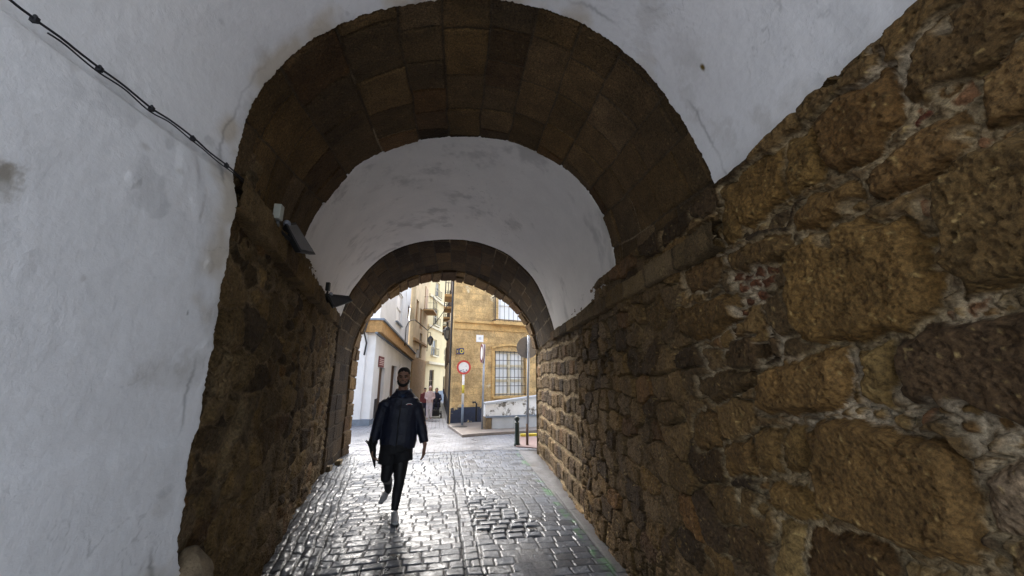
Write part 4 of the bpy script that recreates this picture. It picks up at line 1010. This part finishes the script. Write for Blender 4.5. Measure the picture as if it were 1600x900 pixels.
# edge-on sign
g1=ground(753,675); g1[2]+=.09; tp=at(757,538,g1[1]); s=empty('road_sign',g1,'road sign seen edge on, red and white, on a thin grey post','road sign')
MB().tube([(g1[0],g1[1],g1[2]-.05),(tp[0],g1[1],tp[2])],.034,12).build('post',M['galv'],s,smooth=True)
cz=at(755.5,552,g1[1]); pd=disc(MB(),(cz[0]-.045,g1[1]-.01,cz[2]),.34,(-.99,-.06,0),.02).build('disc',M['white'],s)
disc(MB(),(cz[0]-.067,g1[1]-.01,cz[2]),.34,(-.99,-.06,0),.006,inner=.24).build('red_ring',M['maroon'],pd)
disc(MB(),(cz[0]-.043,g1[1]-.01,cz[2]),.34,(.99,.06,0),.03).build('disc_back',M['maroon'],s)
# big grey back sign on near post
g2_=ground(824,697); tp=at(826,524,g2_[1]); s=empty('road_sign',g2_,'grey back of a round road sign on a galvanised post by the exit','road sign')
MB().tube([(g2_[0],g2_[1],g2_[2]-.03),(tp[0],g2_[1],tp[2])],.034,14).build('post',M['galv'],s,smooth=True)
MB().tube([(g2_[0],g2_[1],g2_[2]-.03),(g2_[0],g2_[1],g2_[2]+.55)],.0355,14).build('post_foot',M['wood'],s,smooth=True)
cz=at(824,543,g2_[1]+.06); rr_=float(np.linalg.norm(at(840.5,543,g2_[1])-at(824,543,g2_[1])))
dd=disc(MB(),(cz[0],g2_[1]+.055,cz[2]),rr_,(.12,1,0),.012).build('disc',M['signgrey'],s)
for zz in (.08,-.12): MB().box((cz[0]-.05,g2_[1]+.03,cz[2]+zz),(cz[0]+.05,g2_[1]+.053,cz[2]+zz+.04)).build('bracket',M['galv'],dd)
# bollard
g3=ground(808,697); hb=float(at(808,650,g3[1])[2]-g3[2]); s=empty('bollard',g3,'dark green cast iron bollard with ball top outside the exit','bollard')
MB().lathe((g3[0],g3[1],g3[2]),[(.085,0),(.085,.05),(.068,.07),(.062,.3),(.056,hb-.20),(.064,hb-.19),(.064,hb-.165),(.045,hb-.155),(.034,hb-.135)],24).build('post',M['greenpaint'],s,smooth=True)
MB().ellip((g3[0],g3[1],g3[2]+hb-.07),(.07,.07,.07),20,12).build('ball_top',M['greenpaint'],s,smooth=True)
# pipe stub by the dado
a=ground(744,668); m=MB(); zt=float(at(744,631,a[1])[2]); zb2=float(at(744,641,a[1])[2])
m.tube([(a[0],a[1]+.05,zb2-.4),(a[0],a[1]+.05,zt),(a[0]-.05,a[1]+.05,zt+.06),(a[0]-.16,a[1]+.05,zt+.05)],.035,8)
tag(m.build('pipe_stub',M['iron'],None,smooth=True),'short bent iron pipe rising over the blue dado','pipe')
# ------------------------------------------------------------------ lanterns and wires
def lantern(p,h,label,arm):
    s=empty('street_lantern',p,label,'street lantern','wall lanterns in the alley')
    x,y,z=p; r=h*.30
    def ring(z_,r_,): return [(x+r_*math.cos(t),y+r_*math.sin(t),z_) for t in np.linspace(0,2*math.pi,7)[:-1]]
    MB().lathe((x,y,z),[(r*.55,-h*.5),(r*1.0,h*.12)],6).build('glass',surf('lantern_glass',(.16,.15,.13),.25,.05,5,0,1) if 'lg' not in M else M['lg'],s)
    MB().lathe((x,y,z),[(r*1.12,h*.12),(r*1.0,h*.17),(r*.5,h*.38),(r*.2,h*.42),(r*.12,h*.5),(0.003,h*.6)],6).build('cap',M['iron'],s)
    m=MB()
    for a,b in zip(ring(z-h*.5,r*.57),ring(z+h*.12,r*1.03)): m.tube([a,b],.014,5)
    m.lathe((x,y,z),[(r*.6,-h*.52),(r*.3,-h*.58),(.02,-h*.66)],6); m.build('cage',M['iron'],s)
    MB().tube(arm,.022,6).build('arm',M['iron'],s,smooth=True)
p=at(699,519,20.5); lantern(tuple(p),.72,'black lantern hanging close to the ochre corner house',[(p[0],p[1],p[2]+.42),(p[0],p[1],p[2]+.6),(p[0]+.35,p[1],p[2]+.62),(OS.p1[0],p[1],p[2]+.25)])
p=at(672.5,531,26.0); p2=at(669,512,26.0); lantern(tuple(p),.62,'small black lantern on a bracket before the cream house',[(p[0],p[1],p[2]+.36),(p[0]-.02,p[1],p[2]+.5),(p2[0],p[1],p[2]+.5),(p2[0],p2[1],p2[2]+.1),(p2[0],p2[1],p2[2]-1.6)])
m=MB(); Yb=24.0
def fx(px,py,Y): return tuple(at(px,py,Y))
m.tube([fx(632.5,540,24),fx(634.5,512,24.2),fx(638,504,24.4),fx(643,500,24.7),fx(649,500,25),fx(657,507,25.4),fx(668,516,25.9)],.03,8)
tag(m.build('arched_bracket',M['iron'],None,smooth=True),'thin arched iron bracket springing from the white house wall','bracket')
m=MB(); a=np.array(fx(668,516,26)); b=np.array(fx(707,464,19.5)); pts=[tuple(a*(1-t)+b*t-np.array([0,0,.22*math.sin(math.pi*t)])) for t in np.linspace(0,1,12)]
m.tube(pts,.022,6); tag(m.build('overhead_wire',M['cable'],None),'overhead black wire strung across the alley to the corner house','wire')
# ------------------------------------------------------------------ floodlights in the passage
def floodlight(corners,back,boxpx,Y,label,boxmat):
    c=[np.array(q) for q in corners]; ctr=sum(c)/4
    s=empty('floodlight',tuple(ctr),label,'floodlight','floodlights on the left springing ledge')
    n=np.cross(c[1]-c[0],c[3]-c[0]); n/=np.linalg.norm(n); 
    if np.dot(n,CAM-ctr)<0:n=-n
    th=.045
    V=[tuple(q) for q in c]+[tuple(ctr+(q-ctr)*.86-n*th) for q in c]
    MB().add(V,[(0,1,2,3),(4,7,6,5),(0,4,5,1),(1,5,6,2),(2,6,7,3),(3,7,4,0)]).build('housing',M['black'],s,bevel=.006)
    V=[tuple(ctr+(q-ctr)*.84+n*.003) for q in c]+[tuple(ctr+(q-ctr)*.84-n*.004) for q in c]
    MB().add(V,[(0,1,2,3),(4,7,6,5),(0,4,5,1),(1,5,6,2),(2,6,7,3),(3,7,4,0)]).build('glass',M['lampglass'],s)
    q=at(*boxpx,Y); e=Vector((.0,.10,.02))
    MB().box((q[0]-.028,q[1]-.03,q[2]-.055),(q[0]+.020,q[1]+.03,q[2]+.055)).build('junction_box',boxmat,s,bevel=.006)
    m=MB(); hinge=(c[0]+c[3])/2; hinge2=(c[0]+c[1])/2
    m.tube([tuple(q+np.array([0,0,-.07])),tuple(q*.5+hinge*.5-n*.06),tuple(hinge-n*.03)],.014,8)
    m.tube([tuple(hinge+(hinge2-hinge)*.2-n*.05),tuple(hinge2-n*.05)],.012,6); m.build('bracket',M['black'],s)
    m=MB(); kn=c[0]*.75+c[1]*.25-n*.01; m.ellip(tuple(kn),(.028,.028,.028),12,8); m.build('hinge_knob',M['signgrey'],s,smooth=True)
    return s
Yf=3.3
floodlight([at(446,349,2.95),at(462,347,3.2),at(494,398,3.35),at(470,394,3.0)],None,(436,332),2.72,'black floodlight with pale junction box, nearer of the two on the left',M['greyplastic'])
floodlight([at(508,458,5.0),at(545,462,5.25),at(552,470,5.3),at(520,481,4.95)],None,(513,448),5.15,'black floodlight farther along the left wall beside the dark arch',M['black'])
# cable on the plaster
def lwall(px,py):   # left plaster plane between mouth (-1.5,-.3) and boundary
    ax,ay=-1.50,-.30; bx,by=-1.127+.03,2.07; b_=(bx-ax)/(by-ay); return on_wallx(px,py,ax-b_*ay,b_)
cpx=[(-60,-60),(10,2),(40,22),(52,33),(85,57),(120,82),(150,106),(185,132),(232,168),(262,188),(298,216),(325,238),(352,259),(368,274),(384,285)]
cw=[lwall(x,y)+np.array([.012+.004*math.sin(i*2.1),0,0]) for i,(x,y) in enumerate(cpx)]
cw=resample(cw,120); s=empty('cable',tuple(cw[60]),'black cable clipped along the white plaster wall, upper left','cable')
MB().tube([tuple(p) for p in cw],.0040,8).build('sheath',M['cable'],s,smooth=True)
cw2=[p+np.array([-.003,0,-.012+.003*math.sin(i*.3)]) for i,p in enumerate(cw[20:])]; MB().tube([tuple(p) for p in cw2],.003,6).build('thin_wire',M['cable'],s,smooth=True)
for (x,y) in ((49,29),(151,107),(233,169),(298,216),(351,258)):
    p=lwall(x,y)+np.array([.012,0,0]); MB().box((p[0]-.012,p[1]-.006,p[2]-.011),(p[0]+.005,p[1]+.006,p[2]+.007)).ellip((p[0]-.004,p[1],p[2]+.010),(.005,.006,.006),8,6).build('clip',M['cable'],s)
# ------------------------------------------------------------------ guard stone bottom left, rubble at the pier
p=on_wallx(298,865,*LW); p=p+np.array([.12,-.10,0])
zt=float(on_wallx(300,828,*LW)[2])
m=MB(); x,y=p[0],p[1]
m.tube([(x-.06,y,-.05),(x-.05,y,zt*.5),(x-.06,y,zt-.16),(x-.09,y+.01,zt-.05)],[(.105,.12),(.10,.115),(.085,.10),(.03,.04)],14)
tag(m.blob('guard_stone',M['kerbstone'],None,.010,2,.022,11),'rounded pale guard stone at the foot of the white wall, lower left','guard stone')
rb2=[((516,716),.14,.13,'pale broken stone block at the foot of the left pier'),((512,733),.10,.06,'small dark rubble stone in front of the pale block'),((529,722),.09,.045,'flat rubble stone lying beside the left pier')]
for (px_,py_),w_,h_,lab in rb2:
    q=ground(px_,py_+3); m=MB(); m.box((q[0]-w_*.6,q[1]-.08,-.01),(q[0]+w_*.6,q[1]+.1,h_*1.6)); tag(m.blob('rubble_stone',M['kerbstone'] if 'pale' in lab else M['masonry'],None,.012,3,.02,9),lab,'stone','loose stones at the left pier')
# ------------------------------------------------------------------ main person
YP=5.40
def J(px,py,dy=0): return Vector(at(px,py,YP+dy))
gp=ground(618,806)
PER=empty('person',(gp[0],YP,0),'man in dark padded jacket, black shorts and leggings walking towards the camera','person')
UMBY=-0.06
# body (one skin): head, neck, hands, legs under the clothes
hc=J(631,588); 
m=MB()
m.ellip((hc.x,hc.y+.012,hc.z+.036),(.082,.100,.096),18,12)      # skull
m.ellip((hc.x,hc.y-.020,hc.z-.040),(.064,.072,.080),16,10)      # jaw
m.ellip((hc.x,hc.y-.052,hc.z-.088),(.030,.028,.024),10,8)       # chin
m.tube([(hc.x,hc.y-.082,hc.z+.018),(hc.x,hc.y-.108,hc.z-.022)],[.010,.016],8)   # nose
m.ellip((hc.x,hc.y-.086,hc.z-.054),(.026,.012,.009),10,6)       # lips
m.ellip((hc.x,hc.y-.080,hc.z+.030),(.052,.014,.010),10,6)       # brow
for sx in(-1,1):
    m.ellip((hc.x+sx*.078,hc.y+.010,hc.z-.004),(.012,.022,.034),8,8)
    m.ellip((hc.x+sx*.042,hc.y-.062,hc.z-.016),(.022,.018,.018),8,6)
m.tube([(hc.x,hc.y+.02,hc.z-.06),(hc.x-.003,hc.y+.03,hc.z-.15),(hc.x-.005,hc.y+.03,hc.z-.24)],[.062,.062,.066],14)
neck=Vector((hc.x-.01,YP,hc.z-.2)); pel=J(619,700)
m.tube([neck-Vector((0,0,.06)),(pel+neck)/2,pel],[(.12,.07),(.13,.09),(.13,.10)],14)
shL=J(600,626); elL=J(586,664); wrL=J(582,694,-.10); shR=J(653,627); elR=J(662,660); wrR=J(664,692,-.06)
for a,b,c in((shL,elL,wrL),(shR,elR,wrR)): m.tube([a,b,c],[.036,.032,.027],10); m.tube([neck+Vector((0,0,-.10)),a+Vector((0,0,-.02))],[.055,.05],10)
# hands
def hand(m,w,d,side,curl,sz=1.0):
    d=d.normalized(); across=Vector((side*.25,1,0)).normalized(); palmn=d.cross(across).normalized()
    pc=w+d*.055*sz
    m.tube([w,w+d*.03*sz,w+d*.095*sz],[(.022*sz,.026*sz),(.018*sz,.036*sz),(.015*sz,.042*sz)],10)
    for k,(o,l) in enumerate(((-.030,.070),(-.010,.080),(.011,.075),(.031,.060))):
        b=w+d*.085*sz+across*o*sz; c=palmn*side
        p1_=b+d*l*.45*sz+c*curl*.012; p2_=p1_+d*l*.30*sz+c*curl*.026; p3_=p2_+d*l*.12*sz+c*curl*.03
        m.tube([b,p1_,p2_,p3_],[.0095*sz,.0088*sz,.008*sz,.006*sz],8)
    b=w+d*.030*sz-across*.028*sz; m.tube([b,b+d*.03*sz-across*.022*sz,b+d*.065*sz-across*.030*sz],[.013*sz,.011*sz,.008*sz],8)
hand(m,wrR,Vector((-.05,-.05,-1)),1,-.6,1.22)
hand(m,wrL,Vector((.05,-.15,-1)),-1,-1.3,1.15)
# legs: image-right leg planted in front, image-left leg trailing with the heel up
hR=J(627,712,-.02); kR=J(624,750,-.08); aR=Vector((J(617,786,-.10).x,YP-.10,.11))
hL=J(610,712,.02); kL=J(603,744,-.02); aL=J(607,765,.34)
for a,b,c in((hR,kR,aR),(hL,kL,aL)):
    mid=(b+c)/2+Vector((0,.025,.05)); m.tube([a,(a+b)/2,b,mid,c],[.095,.080,.058,.056,.036],14)
m.blob('body',M['skin'],PER,.0085,3)
# eyes
for sx in(-1,1):
    MB().ellip((hc.x+sx*.031,hc.y-.083,hc.z+.006),(.013,.008,.006),10,6).build('eye',M['black'],PER,smooth=True)
# hair + beard
m=MB(); m.ellip((hc.x,hc.y+.024,hc.z+.058),(.087,.102,.090),18,12)
for sx in(-1,1): m.ellip((hc.x+sx*.068,hc.y+.016,hc.z+.02),(.014,.045,.05),8,8)
m.ellip((hc.x,hc.y+.085,hc.z-.01),(.05,.03,.06),10,8); m.blob('hair',M['hair'],PER,.008,2,.003,60)
m=MB()
for t in np.linspace(-1,1,11):
    a=t*1.35; m.ellip((hc.x+.070*math.sin(a)*1.0,hc.y-.012-.058*math.cos(a),hc.z-.076-.018*math.cos(a)+.035*abs(t)**2),(.016,.016,.026),8,6)
m.ellip((hc.x,hc.y-.070,hc.z-.098),(.034,.022,.022),10,6); m.ellip((hc.x,hc.y-.096,hc.z-.038),(.028,.008,.006),8,5)
for sx in (-1,1): m.ellip((hc.x+sx*.030,hc.y-.088,hc.z-.052),(.007,.008,.016),6,5)
m.blob('beard',M['hair'],PER,.006,2,.002,90)
for sx in(-1,1): MB().tube([(hc.x+sx*.016,hc.y-.094,hc.z+.026),(hc.x+sx*.036,hc.y-.090,hc.z+.031),(hc.x+sx*.054,hc.y-.076,hc.z+.024)],[.003,.005,.003],6).build('eyebrow',M['hair'],PER,smooth=True)
# jacket
m=MB()
tp=J(630,618); hem=J(621,697)
wz=np.linspace(0,1,9); pts=[];rs=[]
for t in wz:
    c=tp*(1-t)+hem*t; c.y=YP+.015; pts.append((c.x,c.y,c.z))
    wdt=(.200,.225,.228,.224,.222,.226,.232,.236,.224)[int(round(t*8))]; rs.append((wdt+ .002*(1 if int(t*8)%2 else -1),.138+.003*(1 if int(t*8)%2 else -1)))
m.tube(pts,rs,22)
m.tube([(tp.x,YP+.02,tp.z-.03),(tp.x,YP+.025,tp.z+.03),(tp.x,YP+.03,tp.z+.085)],[(.205,.12),(.150,.10),(.100,.088)],18)
def sleeve(a,b,c,r0,r1,r2):
    P_=[];r_=[]; n=12
    for i in range(n+1):
        t=i/n; q=a*(1-t)**2+b*2*t*(1-t)+c*t*t if False else (a.lerp(b,t*2) if t<.5 else b.lerp(c,t*2-1))
        rr=(r0+(r1-r0)*t*2 if t<.5 else r1+(r2-r1)*(t*2-1))+(.0018 if i%2 else -.0015); P_.append(q);r_.append(rr)
    m.tube(P_,r_,14)
sL=J(602,628,.01); sR=J(650,629,.01)
sleeve(sL,J(590,664,.02),J(582,692,-.08),.084,.070,.058); sleeve(sR,J(658,660,.02),J(663,689,-.04),.084,.070,.058)
m.ellip((tp.x-.004,YP+.02,tp.z-.075),(.235,.135,.095),20,10); m.ellip((tp.x-.004,YP+.02,tp.z-.02),(.165,.115,.075),18,9)
m.ellip((sL.x+.02,sL.y,sL.z-.01),(.088,.098,.075),12,9); m.ellip((sR.x-.02,sR.y,sR.z-.01),(.088,.098,.075),12,9)
# hood lump behind the neck and stand-up collar
m.ellip((tp.x,YP+.10,tp.z+.075),(.12,.055,.05),14,8)
for sx in(-1,1): m.tube([(tp.x+sx*.045,YP-.085,tp.z+.015),(tp.x+sx*.075,YP-.04,tp.z+.075),(tp.x+sx*.085,YP+.03,tp.z+.095)],[.020,.024,.026],8)
jk=m.blob('jacket',M['jacket'],PER,.0095,5,.005,13)
m=MB(); m.tube([(tp.x-.003,YP-.118,tp.z-.03),(hem.x+.0,YP-.142,(tp.z+hem.z)/2),(hem.x,YP-.142,hem.z+.01)],.007,6); m.build('zip',M['shorts'],jk)
m=MB(); m.tube([(tp.x,YP-.065,tp.z+.03),(tp.x,YP-.088,tp.z-.02)],[(.035,.03),(.022,.02)],10); m.build('t_shirt',M['tee'],PER,smooth=True)
# little arc emblem on the chest: pale arc over a red one
lg=J(641,628); 
for mt,dr,nm in ((M['white'],0,'emblem_arc'),(M['red'],-.012,'emblem_stripe')):
    V=[];F=[]
    for i in range(9):
        a=R(150-i*15)
        for r_ in(.032+dr,.041+dr): V.append((lg.x+r_*math.cos(a)*1.25,YP-.150+.25*abs(math.cos(a))*.02,lg.z-.02+r_*math.sin(a)*.75))
    for i in range(8): F.append((2*i,2*i+1,2*i+3,2*i+2))
    MB().add(V,F).build(nm,mt,jk)
# shorts
m=MB(); w0=J(620,690); m.tube([w0,J(619,705)],[(.205,.125),(.215,.135)],20)
for (a,b) in((J(608,704),J(605.5,722,-.0)),(J(629,704,-.03),J(630.5,719,-.05))): m.tube([a,b],[(.125,.12),(.122,.115)],16)
m.blob('shorts',M['shorts'],PER,.010,2,.006,12)
# leggings
m=MB()
for a,b,c in((hR,kR,aR),(hL,kL,aL)):
    mid=(b+c)/2+Vector((0,.025,.05)); c2=c; m.tube([a,(a+b)/2,b,mid,c2],[.102,.088,.065,.063,.043],14)
m.blob('leggings',M['leggings'],PER,.009,2,.002,20)
# shoes
def shoe(ank,toe,heel,lab):
    m=MB(); up=Vector((0,0,1)); d=(toe-heel)
    m.tube([heel+Vector((0,0,.035)),heel+d*.3+Vector((0,0,.045)),heel+d*.6+Vector((0,0,.036)),toe+Vector((0,0,.022))],[(.036,.040),(.040,.044),(.047,.034),(.030,.020)],14)
    m.tube([ank+Vector((0,0,.0)),heel+d*.25+Vector((0,0,.045))],[.042,.042],12)
    o=m.blob('shoe',M['shoe'],PER,.007,3,label=lab)
    m=MB(); m.tube([heel+d*-.03+Vector((0,0,.010)),heel+d*.3+Vector((0,0,.010)),heel+d*.65+Vector((0,0,.010)),toe+d*.04+Vector((0,0,.012))],[(.038,.012),(.040,.012),(.049,.012),(.032,.011)],14); m.build('sole',M['sole'],o,smooth=True)
fx_=gp[0]
shoe(aR-Vector((0,0,.01)),Vector((fx_+.030,YP-.30,.012)),Vector((aR.x,YP-.06,.012)),None)
tipL=J(595,783,.22); heelL=J(608,760,.42)
# trailing foot: nearly vertical, toe down, seen from above
m=MB(); d=tipL-heelL
m.tube([heelL,heelL+d*.3+Vector((0,-.012,0)),heelL+d*.68+Vector((0,-.012,0)),tipL],[(.036,.036),(.042,.042),(.046,.034),(.030,.020)],14); m.tube([aL,heelL+d*.25],[.042,.042],12)
o=m.blob('shoe',M['shoe'],PER,.007,3)
m=MB(); off=Vector((0,.032,-.012)); m.tube([heelL+off-d*.02,heelL+d*.3+off,heelL+d*.68+off,tipL+off*.6+d*.04],[(.038,.012),(.041,.012),(.049,.012),(.030,.011)],14); m.build('sole',M['sole'],o,smooth=True)
PER.location.z=-.020
# umbrella
hb_=J(581,688,-.14); tip=J(586,733,-.10); hand_=J(583,702,-.13)
U=empty('umbrella',tuple(tip),'folded black umbrella held point down in his hand','umbrella')
m=MB(); ax=(tip-hb_)
m.tube([hb_+ax*.12,hb_+ax*.35,hb_+ax*.7,hb_+ax*.93],[.040,.042,.022,.010],12)
for k in range(7):   # flaring loose folds at the top
    a=2*math.pi*k/7; o_=Vector((math.cos(a),math.sin(a),0))
    m.tube([hb_+ax*.30+o_*.02,hb_+ax*.10+o_*.045,hb_+ax*-.02+o_*.085],[.018,.016,.005],6)
m.blob('canopy',M['umb'],U,.007,2,.003,30)
MB().tube([hb_+ax*.9,tip],[.006,.004],8).build('tip',M['black'],U); MB().tube([hb_-ax*.12,hb_+ax*.2],[.009,.009],8).build('handle',M['black'],U)
# ------------------------------------------------------------------ people in the alley
def walker(px,py_feet,py_head,label,top,legs,skin,hair,lean=0,seat=False,arm=None,extra=None):
    g_=ground(px,py_feet); Y=float(g_[1]); hd=at(px,py_head,Y); H=float(hd[2]-g_[2]); k=H/1.72 if not seat else 1.0
    x,y,z=float(g_[0]),Y,float(g_[2])
    s=empty('person',(x,y,z),label,'person')
    def V_(a,b,c): return Vector((x+a*k,y+b*k,z+c*k))
    m=MB(); m.ellip(V_(0,0,1.60),(.078*k,.095*k,.115*k),12,9); m.tube([V_(0,0,1.52),V_(0,0.01,1.40)],[.05*k,.06*k],8)
    m.tube([V_(0,-.085,1.60),V_(0,-.112,1.57)],[.01*k,.015*k],6)
    m.tube([V_(0,0,1.42),V_(0,0,1.15),V_(0,0,.92)],[(.17*k,.10*k),(.15*k,.10*k),(.16*k,.11*k)],12)
    arms=[]
    for sx in(-1,1):
        a,b,c=V_(sx*.19,0,1.38),V_(sx*.24,.02,1.10),V_(sx*(.22 if not arm else .10),-.10 if not arm else -.25,.86 if not arm else 1.0)
        arms.append((a,b,c)); m.tube([a,b,c],[.05*k,.042*k,.03*k],8)
        m.tube([c,c+Vector((0,-.02,-.08*k))],[(.02*k,.03*k),(.016*k,.03*k)],8)
        for f in(-.02,0,.02): m.tube([c+Vector((f*.3,f,-.07*k)),c+Vector((f*.3,f-.01,-.15*k))],[.009*k,.007*k],5)
        m.tube([V_(sx*.09,0,.92),V_(sx*.10,-.03,.50),V_(sx*.10,sx*.05,.08)],[.085*k,.06*k,.042*k],8)
        m.tube([V_(sx*.10,sx*.05+.03,.04),V_(sx*.11,sx*.05-.16,.03)],[.04*k,.03*k],8)
    m.blob('body',skin,s,.018,2)
    m=MB(); m.tube([V_(0,.0,1.45),V_(0,0,1.30),V_(0,0,1.05),V_(0,0,.84)],[(.13*k,.10*k),(.205*k,.125*k),(.18*k,.125*k),(.19*k,.135*k)],14)
    for a,b,c in arms: m.tube([a,b,c],[.07*k,.056*k,.044*k],8)
    m.blob('coat',top,s,.018,2,.006,10)
    m=MB()
    for sx in(-1,1): m.tube([V_(sx*.08,0,.90),V_(sx*.10,-.03,.50),V_(sx*.10,sx*.05,.08)],[.105*k,.078*k,.062*k],8)
    m.blob('trousers',legs,s,.018,2)
    m=MB(); m.ellip(V_(0,.02,1.645),(.086*k,.10*k,.09*k),12,8); m.blob('hair',hair,s,.014,1)
    return s
walker(670,655,603,'person in pale pink jumper and lilac trousers standing by the mobility scooter',M['pale'],M['paletrouser'],M['skinlight'],M['pale'],arm=True)
walker(662,652,606,'person in maroon coat standing behind at the left',M['maroon'],M['darkcloth'],M['skinlight'],M['hair'])
walker(695.5,628,603,'far figure in dark blue clothes by the cream house',M['darkcloth'],M['darkcloth'],M['skin'],M['hair'])
# seated person + scooter
gs=ground(680.5,652); x,y,z=map(float,gs)
S=empty('mobility_scooter',(x,y,z),'dark mobility scooter standing in the alley','scooter')
MB().box((x-.28,y-.42,z+.16),(x+.28,y+.45,z+.24)).build('deck',M['black'],S,bevel=.03)
MB().box((x-.24,y+.0,z+.48),(x+.24,y+.42,z+.58)).build('seat',M['black'],S,bevel=.03)
MB().box((x-.23,y+.38,z+.56),(x+.23,y+.47,z+1.0)).build('backrest',M['black'],S,bevel=.03)
MB().tube([(x,y+.2,z+.24),(x,y+.2,z+.48)],.05,10).build('seat_post',M['galv'],S)
MB().tube([(x,y-.42,z+.22),(x,y-.30,z+.90)],.03,8).tube([(x-.22,y-.28,z+.88),(x,y-.30,z+.92),(x+.22,y-.28,z+.88)],.018,8).build('tiller',M['black'],S)
MB().box((x-.18,y-.52,z+.10),(x+.18,y-.40,z+.40)).build('front_shroud',M['black'],S,bevel=.03)
for sx in(-1,1):
    for yy,r_ in((-.42,.12),(.30,.14)):
        w_=MB().lathe((x+sx*.27-.03,y+yy,z+r_),[(r_*.5,0),(r_*.95,0),(r_,.01),(r_,.05),(r_*.95,.06),(r_*.5,.06)],18,'x').build('wheel',M['tyre'],S); MB().lathe((x+sx*.27-.036,y+yy,z+r_),[(r_*.45,0),(r_*.45,.072)],14,'x').build('hub',M['galv'],w_)
s=empty('person',(x,y+.2,z+.58),'seated person in dark jacket riding the mobility scooter','person')
m=MB(); m.ellip((x,y+.15,z+1.33),(.085,.10,.12),12,9); m.tube([(x,y+.2,z+1.2),(x,y+.25,z+.9),(x,y+.25,z+.62)],[(.10,.08),(.17,.12),(.17,.13)],12)
for sx in(-1,1):
    m.tube([(x+sx*.17,y+.2,z+1.1),(x+sx*.23,y+.05,z+.88),(x+sx*.17,y-.25,z+.90)],[.05,.045,.03],8); m.tube([(x+sx*.10,y+.2,z+.66),(x+sx*.12,y-.18,z+.64),(x+sx*.12,y-.22,z+.28)],[.08,.065,.045],8); m.tube([(x+sx*.12,y-.2,z+.27),(x+sx*.12,y-.34,z+.27)],[.04,.03],8)
    for f in(-.02,0,.02): m.tube([(x+sx*.17+f,y-.24,z+.90),(x+sx*.17+f,y-.31,z+.87)],[.010,.008],5)
m.blob('body',M['skinlight'],s,.018,2)
m=MB(); m.tube([(x,y+.2,z+1.22),(x,y+.22,z+1.05),(x,y+.25,z+.60)],[(.11,.09),(.21,.14),(.20,.16)],12)
for sx in(-1,1): m.tube([(x+sx*.17,y+.2,z+1.1),(x+sx*.23,y+.05,z+.88),(x+sx*.17,y-.22,z+.90)],[.075,.06,.045],8)
m.blob('jacket',M['darkcloth'],s,.018,2,.005,10)
m=MB()
for sx in(-1,1): m.tube([(x+sx*.10,y+.2,z+.66),(x+sx*.12,y-.18,z+.645),(x+sx*.12,y-.22,z+.30)],[.095,.08,.06],8)
m.blob('trousers',M['darkcloth'],s,.018,2); m=MB(); m.ellip((x,y+.175,z+1.375),(.09,.10,.095),12,8); m.blob('hair',M['hair'],s,.014,1)
# ------------------------------------------------------------------ light
w=bpy.data.worlds.new("World"); sc.world=w; w.use_nodes=True; nt=w.node_tree; bg=nt.nodes['Background']
sky=nt.nodes.new('ShaderNodeTexSky'); sky.sky_type='NISHITA'; sky.sun_disc=False; sky.sun_elevation=R(40); sky.sun_rotation=R(-14); sky.air_density=1.2; sky.dust_density=5; sky.ozone_density=1.5
hs=nt.nodes.new('ShaderNodeHueSaturation'); hs.inputs['Saturation'].default_value=0.5
nt.links.new(sky.outputs[0],hs.inputs['Color']); nt.links.new(hs.outputs[0],bg.inputs['Color']); bg.inputs['Strength'].default_value=0.15
sl=bpy.data.lights.new('sun','SUN'); sl.energy=0.5; sl.angle=R(34); sl.color=(1,.985,.96)
so=bpy.data.objects.new('sun',sl); COL.objects.link(so)
az=R(-14); el=R(40); dv=Vector((math.sin(az)*math.cos(el),math.cos(az)*math.cos(el),math.sin(el)))
so.rotation_euler=dv.to_track_quat('Z','Y').to_euler()
sc.view_settings.view_transform='Standard'; sc.view_settings.look='None'; sc.view_settings.gamma=1; sc.view_settings.exposure=2.5
sc.render.engine='CYCLES'; sc.cycles.max_bounces=8; sc.cycles.diffuse_bounces=6; sc.cycles.use_denoising=True; sc.cycles.denoiser='OPENIMAGEDENOISE'; sc.cycles.denoising_input_passes='RGB_ALBEDO_NORMAL'; sc.cycles.denoising_prefilter='NONE'
